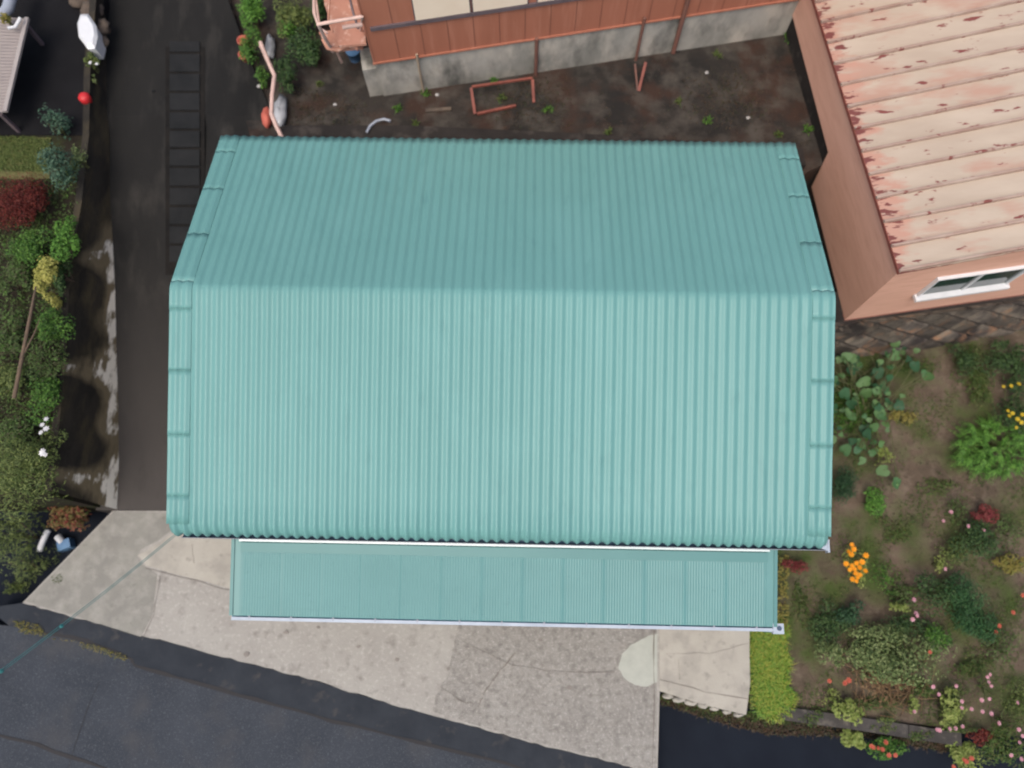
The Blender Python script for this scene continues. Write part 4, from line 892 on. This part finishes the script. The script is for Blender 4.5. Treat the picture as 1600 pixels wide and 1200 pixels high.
plant('low_shrub', 'dark mossy shrub in front of the stone wall', 'shrub', 1520, 580, 34, 40, .25, GZ, 900, .05, 'weed', lumps=12, seed=5)
plant('low_shrub', 'low olive plant between stone wall and bare soil', 'shrub', 1440, 572, 40, 20, .15, GZ, 420, .05, 'weed', lumps=10, seed=8)
plant('red_leaf_plant', 'crimson leaved plant above the dark rose bush', 'plant', 1538, 803, 24, 16, .35, GZ, 460, .055, 'redleaf', lumps=7)
t_ = plant('rose_bush', 'dark green rose bush with a few pink flowers below the crimson plant', 'bush', 1532, 845, 46, 38, .6, GZ, 1500, .05, 'dark', lumps=12)
blooms(t_, [(1513, 822), (1537, 828), (1474, 814), (1486, 800)], 'pink', .036, .25)
t_ = plant('marigold', 'bright orange flowering plant standing alone on the soil', 'plant', 1338, 878, 20, 34, .35, GZ, 420, .05, 'lime', .5)
random.seed(13)
blooms(t_, [(1331, 851), (1326, 862), (1334, 858), (1353, 868), (1347, 878), (1322, 881), (1331, 884), (1338, 880), (1352, 892), (1337, 896), (1340, 902), (1332, 905), (1338, 908), (1344, 898), (1328, 890), (1330, 866), (1343, 887), (1335, 889)], 'orange', .047, GZ+.42)
plant('red_leaf_plant', 'pinkish red plant beside the right end of the awning', 'plant', 1243, 881, 20, 13, .3, GZ, 330, .06, 'redleaf', .35, seed=2)
bb = MB(); random.seed(15)
t_ = thing('edge_weeds', at(1224, 930, GZ), 'yellow weeds growing along the right edge of the awning', 'weed')
for k in range(180): leaf(bb, at(random.uniform(1214, 1232), random.uniform(868, 985), GZ+random.uniform(.02, .2)), V((random.uniform(-.5, .5), random.uniform(-.5, .5), 1)), .07, .5)
bb.build('foliage', LM['gold'], t_)
plant('low_shrub', 'dark green clump below the marigold', 'shrub', 1300, 975, 46, 34, .3, GZ, 1300, .05, 'dark', lumps=13, seed=9)
plant('low_shrub', 'mossy clump with teal tint right of the dark clump', 'shrub', 1330, 962, 26, 24, .4, GZ, 600, .05, 'pine', lumps=7, seed=10)
t_ = plant('variegated_shrub', 'wide grey green variegated shrub in the lower right garden', 'shrub', 1395, 1018, 84, 40, .6, GZ, 2900, .062, 'grey', lumps=22)
blooms(t_, [(1320, 1067), (1326, 1063), (1296, 1064)], 'redp', .045, .0)
plant('variegated_shrub', 'smaller grey green tuft left of the wide variegated shrub', 'shrub', 1294, 1010, 22, 28, .4, GZ, 420, .06, 'grey', seed=3)
plant('ball_shrub', 'rounded deep green fine leaved shrub right of centre in the garden', 'shrub', 1518, 950, 42, 44, .6, GZ, 3000, .06, 'deep', .32, lumps=12)
t_ = plant('rose_bush', 'dark leggy rose bush left of the rounded shrub', 'bush', 1465, 930, 40, 34, .6, GZ, 900, .05, 'dark', lumps=10, seed=6)
blooms(t_, [(1428, 937), (1431, 958), (1426, 968), (1477, 889), (1433, 962)], 'pink', .036, .3)
plant('yellowing_plant', 'pale lime tuft above the pink rose blooms', 'plant', 1404, 946, 15, 10, .4, GZ, 120, .06, 'lime', seed=3)
t_ = plant('low_shrub', 'bright shrub at the right end of the wide variegated shrub', 'shrub', 1462, 1000, 24, 26, .5, GZ, 700, .055, 'green', lumps=8, seed=12)
blooms(t_, [(1453, 1019)], 'redp', .04, .2)
plant('yellowing_plant', 'pale yellow green plant with open leaves near the right edge', 'plant', 1466, 892-10, 14, 12, .3, GZ, 90, .06, 'lime', seed=5)
t_ = plant('yellowing_plant', 'yellow orange leaved plant at the right frame edge', 'plant', 1580, 882, 28, 18, .35, GZ, 480, .06, 'gold', seed=7)
for i, (x, y, rx, ry, m_, l, h_, n_) in enumerate([(1500, 560, 30, 26, 'dark', 'dark shrub at the foot of the stone wall, second from the right edge', .4, 800), (1590, 600, 24, 34, 'dark', 'dark shrub behind the small yellow flowers', .5, 700), (1535, 620, 26, 30, 'weed', 'low green clump above the feathery bush', .25, 600),
        (1462, 760, 40, 16, 'weed', 'flat green patch in the bare soil of the garden middle', .1, 330), (1400, 820, 34, 26, 'weed', 'flat green patch right of the bright green plant', .1, 380), (1390, 905, 30, 40, 'green', 'flat green weeds right of the marigold', .08, 420), (1500, 800, 26, 24, 'mixed', 'thin mottled plant left of the crimson plant', .3, 300),
        (1575, 830, 30, 30, 'mixed', 'mottled plant right of the dark rose bush', .35, 600), (1490, 865, 28, 26, 'olive', 'olive plant below left of the dark rose bush', .35, 460), (1560, 1010, 36, 34, 'mixed', 'thin mottled growth right of the bright shrub', .3, 520), (1520, 1040, 34, 24, 'weed', 'low growth above the cosmos', .2, 460), (1250, 940, 14, 36, 'weed', 'low weeds between awning and dark green clump', .12, 260),
        (1420, 985, 40, 22, 'dark', 'dark growth behind the wide variegated shrub', .45, 800), (1410, 930, 30, 20, 'mixed', 'mottled growth beside the lime tuft', .3, 380), (1595, 1090, 26, 40, 'olive', 'olive growth at the right frame edge in the lower corner', .3, 560), (1350, 1100, 60, 14, 'weed', 'low green growth along the block wall top', .12, 420), (1270, 1122, 24, 12, 'weed', 'weeds creeping over the left end of the block wall', .15, 260), (1385, 1132, 26, 12, 'olive', 'olive weeds creeping over the middle of the block wall', .15, 260), (1300, 1090, 22, 16, 'lime', 'pale lime weeds just above the block wall left of the trailing plant', .2, 120), (1440, 1148, 26, 10, 'weed', 'weeds creeping over the block wall right of the geranium', .15, 220)]):
    plant('garden_weed', l, 'plant', x, y, rx, ry, h_, GZ, n_, .045, m_, lumps=12, group='low plants filling the garden', seed=200+i)
# dry stalks
t_ = thing('dry_stalks', at(1400, 1065, GZ), 'tangle of brown dry stalks below the variegated shrub', 'stalks'); bb = MB(); random.seed(17)
for k in range(150):
    p = at(random.gauss(1392, 28), random.gauss(1068, 20), GZ+random.uniform(.02, .2)); a = random.uniform(0, 6.28); d = V((math.cos(a), math.sin(a), random.uniform(-.2, .3)))*random.uniform(.08, .22)
    bb.tube([p-d, p+V((0, 0, .03)), p+d], .006, 4, cap=False)
for k in range(200): leaf(bb, at(random.gauss(1368, 10), random.gauss(1052, 22), GZ+random.uniform(.05, .3)), V((random.uniform(-.5, .5), random.uniform(-.5, .5), 1)), .06, .5)
tag(bb.build('stalks', M['dry'], t_), kind='stuff')
# plants along the low wall
plant('trailing_plant', 'yellow green trailing plant hanging over the block wall', 'plant', 1325, 1112, 20, 26, .3, -.2, 300, .07, 'lime', .7)
plant('trailing_plant', 'round leaved yellow green plant at the navy asphalt edge', 'plant', 1332, 1148, 17, 18, .25, -.45, 330, .07, 'lime', .8, seed=3)
t_ = plant('geranium', 'geranium with red and pink blooms hanging below the block wall', 'plant', 1385, 1165, 38, 20, .35, -.5, 700, .055, 'green', lumps=9)
blooms(t_, [(1384, 1160), (1365, 1168), (1372, 1169), (1379, 1171), (1389, 1180), (1399, 1180), (1362, 1166)], 'redp', .038, -.15); 
t_ = plant('geranium', 'geranium with red blooms at the bottom edge near the wall end', 'plant', 1505, 1180, 26, 28, .4, -.5, 700, .06, 'lime', lumps=9, seed=4)
blooms(t_, [(1510, 1190), (1518, 1185), (1490, 1198), (1506, 1187)], 'redp', .038, -.1)
plant('trailing_plant', 'lime green leafy plant on the right part of the block wall', 'plant', 1480, 1108, 30, 24, .4, -.25, 600, .065, 'lime', .6, seed=5)
plant('trailing_plant', 'small lime tuft at the wall top left of the lime plant', 'plant', 1427, 1100, 9, 14, .3, -.25, 100, .06, 'lime', seed=6)
plant('low_shrub', 'dusty olive shrub in the bottom right corner', 'shrub', 1570, 1170, 44, 36, .35, -.4, 1300, .05, 'weed', lumps=14, seed=14)
plant('low_shrub', 'purple brown low shrub beside the wall end', 'shrub', 1535, 1150, 24, 14, .3, -.3, 360, .05, 'maroon', lumps=6, seed=15)
plant('low_shrub', 'dark brown green patch left of the lime plant', 'shrub', 1440, 1075, 28, 16, .2, GZ, 340, .05, 'weed', lumps=7, seed=16)
# cosmos with scattered pink flowers
for i, (x, y, rx, ry, l, fl) in enumerate([(1545, 1075, 34, 36, 'airy cosmos with pink flowers above the wall end', [(1547, 1054), (1545, 1066), (1549, 1072), (1534, 1094), (1546, 1092), (1535, 1112), (1549, 1115), (1543, 1058)]),
        (1495, 1085, 22, 20, 'cosmos with large pink flowers over the lime plant', [(1467, 1085), (1494, 1062+10), (1503, 1096), (1518, 1108), (1503, 1106), (1458, 1073), (1429, 1112)]),
        (1500, 1138, 26, 10, 'cosmos row of pink flowers along the wall foot', [(1464, 1140), (1484, 1139), (1493, 1138), (1504, 1135), (1468, 1141)]),
        (1570, 1125, 30, 24, 'cosmos with scattered pink flowers in the lower right corner', [(1561, 1130), (1592, 1140), (1593, 1160), (1598, 1150), (1590, 1098), (1580, 1180), (1596, 1186)]),
        (1565, 970, 30, 40, 'thin cosmos with orange and red flowers near the right edge', [])]):
    t_ = plant('cosmos', l, 'plant', x, y, rx, ry, .45, GZ, 330, .05, 'weed', .3, lumps=9, group='cosmos plants in the lower right', ns=9)
    if i < 4: blooms(t_, fl, 'pink', .034, GZ+.45)
    else: blooms(t_, [(1583, 957), (1561, 978), (1556, 988), (1598, 930)], 'redp', .038, GZ+.45)
# grass strip beside the doorstep slab
def inpoly(x, y, P_):
    r = False; j = len(P_)-1
    for i in range(len(P_)):
        if (P_[i][1] > y) != (P_[j][1] > y) and x < (P_[j][0]-P_[i][0])*(y-P_[i][1])/(P_[j][1]-P_[i][1])+P_[i][0]: r = not r
        j = i
    return r
def scatter(name, poly, n, z, mat, l, wd, sp_=1.0, leafy=0, dens=None, seed=1):
    random.seed(seed); bb = MB(); xs_ = [p[0] for p in poly]; ys_ = [p[1] for p in poly]; k = 0; g = 0
    while k < n and g < n*20:
        g += 1; x, y = random.uniform(min(xs_), max(xs_)), random.uniform(min(ys_), max(ys_))
        if not inpoly(x, y, poly): continue
        if dens and random.random() > dens(x, y): continue
        p = at(x, y, z) if not callable(z) else atf(x, y, z); k += 1
        if leafy and random.random() < leafy: leaf(bb, p+V((0, 0, random.uniform(.005, .03))), V((random.uniform(-.4, .4), random.uniform(-.4, .4), 1)), l*.6, .6)
        else: blade(bb, p, l*random.uniform(.6, 1.3), wd, random.uniform(0, 6.28), random.uniform(.4, 1.3)*sp_)
    o = bb.build(name, LM[mat]); return tag(o, kind='stuff')
tag(scatter('grass', [(1170, 975), (1228, 978), (1224, 1010), (1231, 1035), (1226, 1062), (1238, 1088), (1234, 1108), (1214, 1121), (1196, 1119), (1180, 1108), (1176, 1085), (1171, 1060)], 5600, GZ+.01, 'grass', .16, .017, seed=2), 'bright green grass strip beside the doorstep slab', 'grass')
from math import sin, cos
def patchy(x, y): return max(0, min(1, .25+1.1*sin(x*.035+1.3)*sin(y*.041+.4)+.5*sin(x*.09+y*.07)))
gp = [(1236, 560), (1600, 530), (1640, 1150), (1500, 1140), (1240, 1105), (1232, 985), (1240, 850), (1300, 850)]
tag(scatter('ground_weeds', gp, 7500, GZ+.004, 'weed', .06, .012, 1.3, .6, patchy, 3), 'thin low weeds spread over the garden soil', 'weeds')
tag(scatter('fallen_leaves', gp, 1800, GZ+.004, 'rustleaf', .05, .012, 1.6, .8, None, 4), 'small brown fallen leaves on the garden soil', 'leaves')
tag(scatter('ditch_moss', [(1030, 1088), (1110, 1108), (1170, 1120), (1300, 1128), (1480, 1160), (1480, 1175), (1340, 1150), (1200, 1148), (1110, 1125), (1032, 1100)], 2600, LOW+.01, 'rustleaf', .08, .02, 1.2, .5, None, 5), 'rusty leaf litter and moss at the edge of the navy asphalt', 'leaf litter')
tag(scatter('ditch_weeds', [(1030, 1085), (1110, 1105), (1240, 1120), (1235, 1135), (1110, 1118), (1032, 1095)], 420, LOW+.01, 'weed', .09, .02, 1.2, .3, None, 6), 'green weeds in the joint below the doorstep slab', 'weeds')
tag(scatter('seam_moss', [(20, 968), (60, 975), (75, 995), (55, 992), (150, 1008), (200, 1026), (200, 1034), (130, 1012), (118, 1004), (30, 988)], 420, -.075, 'gold', .04, .015, 1.2, .6, None, 7), 'yellow brown moss in the road seam', 'moss')
tag(scatter('apron_moss', [(80, 900), (100, 895), (96, 915), (84, 912)], 60, .006, 'weed', .03, .012, 1.2, .6, None, 8), 'faint moss spot on the concrete apron', 'moss')
tag(scatter('lawn_grass', [(-30, 214), (78, 217), (76, 268), (-30, 268)], 3200, lambda p: bankz(p)+.02, 'olive', .06, .012, 1.2, 0, None, 9), 'short yellowing grass at the left frame edge', 'grass')
tag(scatter('bank_cover', [(-60, 280), (80, 280), (138, 216), (126, 330), (106, 460), (98, 600), (84, 770), (-60, 770)], 5200, lambda p: bankz(p)+.01, 'mixed', .09, .02, 1.1, .6, None, 10), 'tangled low growth covering the left bank', 'ground cover')
tag(scatter('yard_litter', [(440, 130), (600, 160), (1250, 55), (1290, 180), (1260, 230), (440, 205)], 2600, BZ+.004, 'rustleaf', .05, .012, 1.4, .7, lambda x, y: max(.05, min(1, sin(x*.02+.8)*1.2*sin(y*.03))), 11), 'rusty leaf litter in the back yard', 'leaf litter')
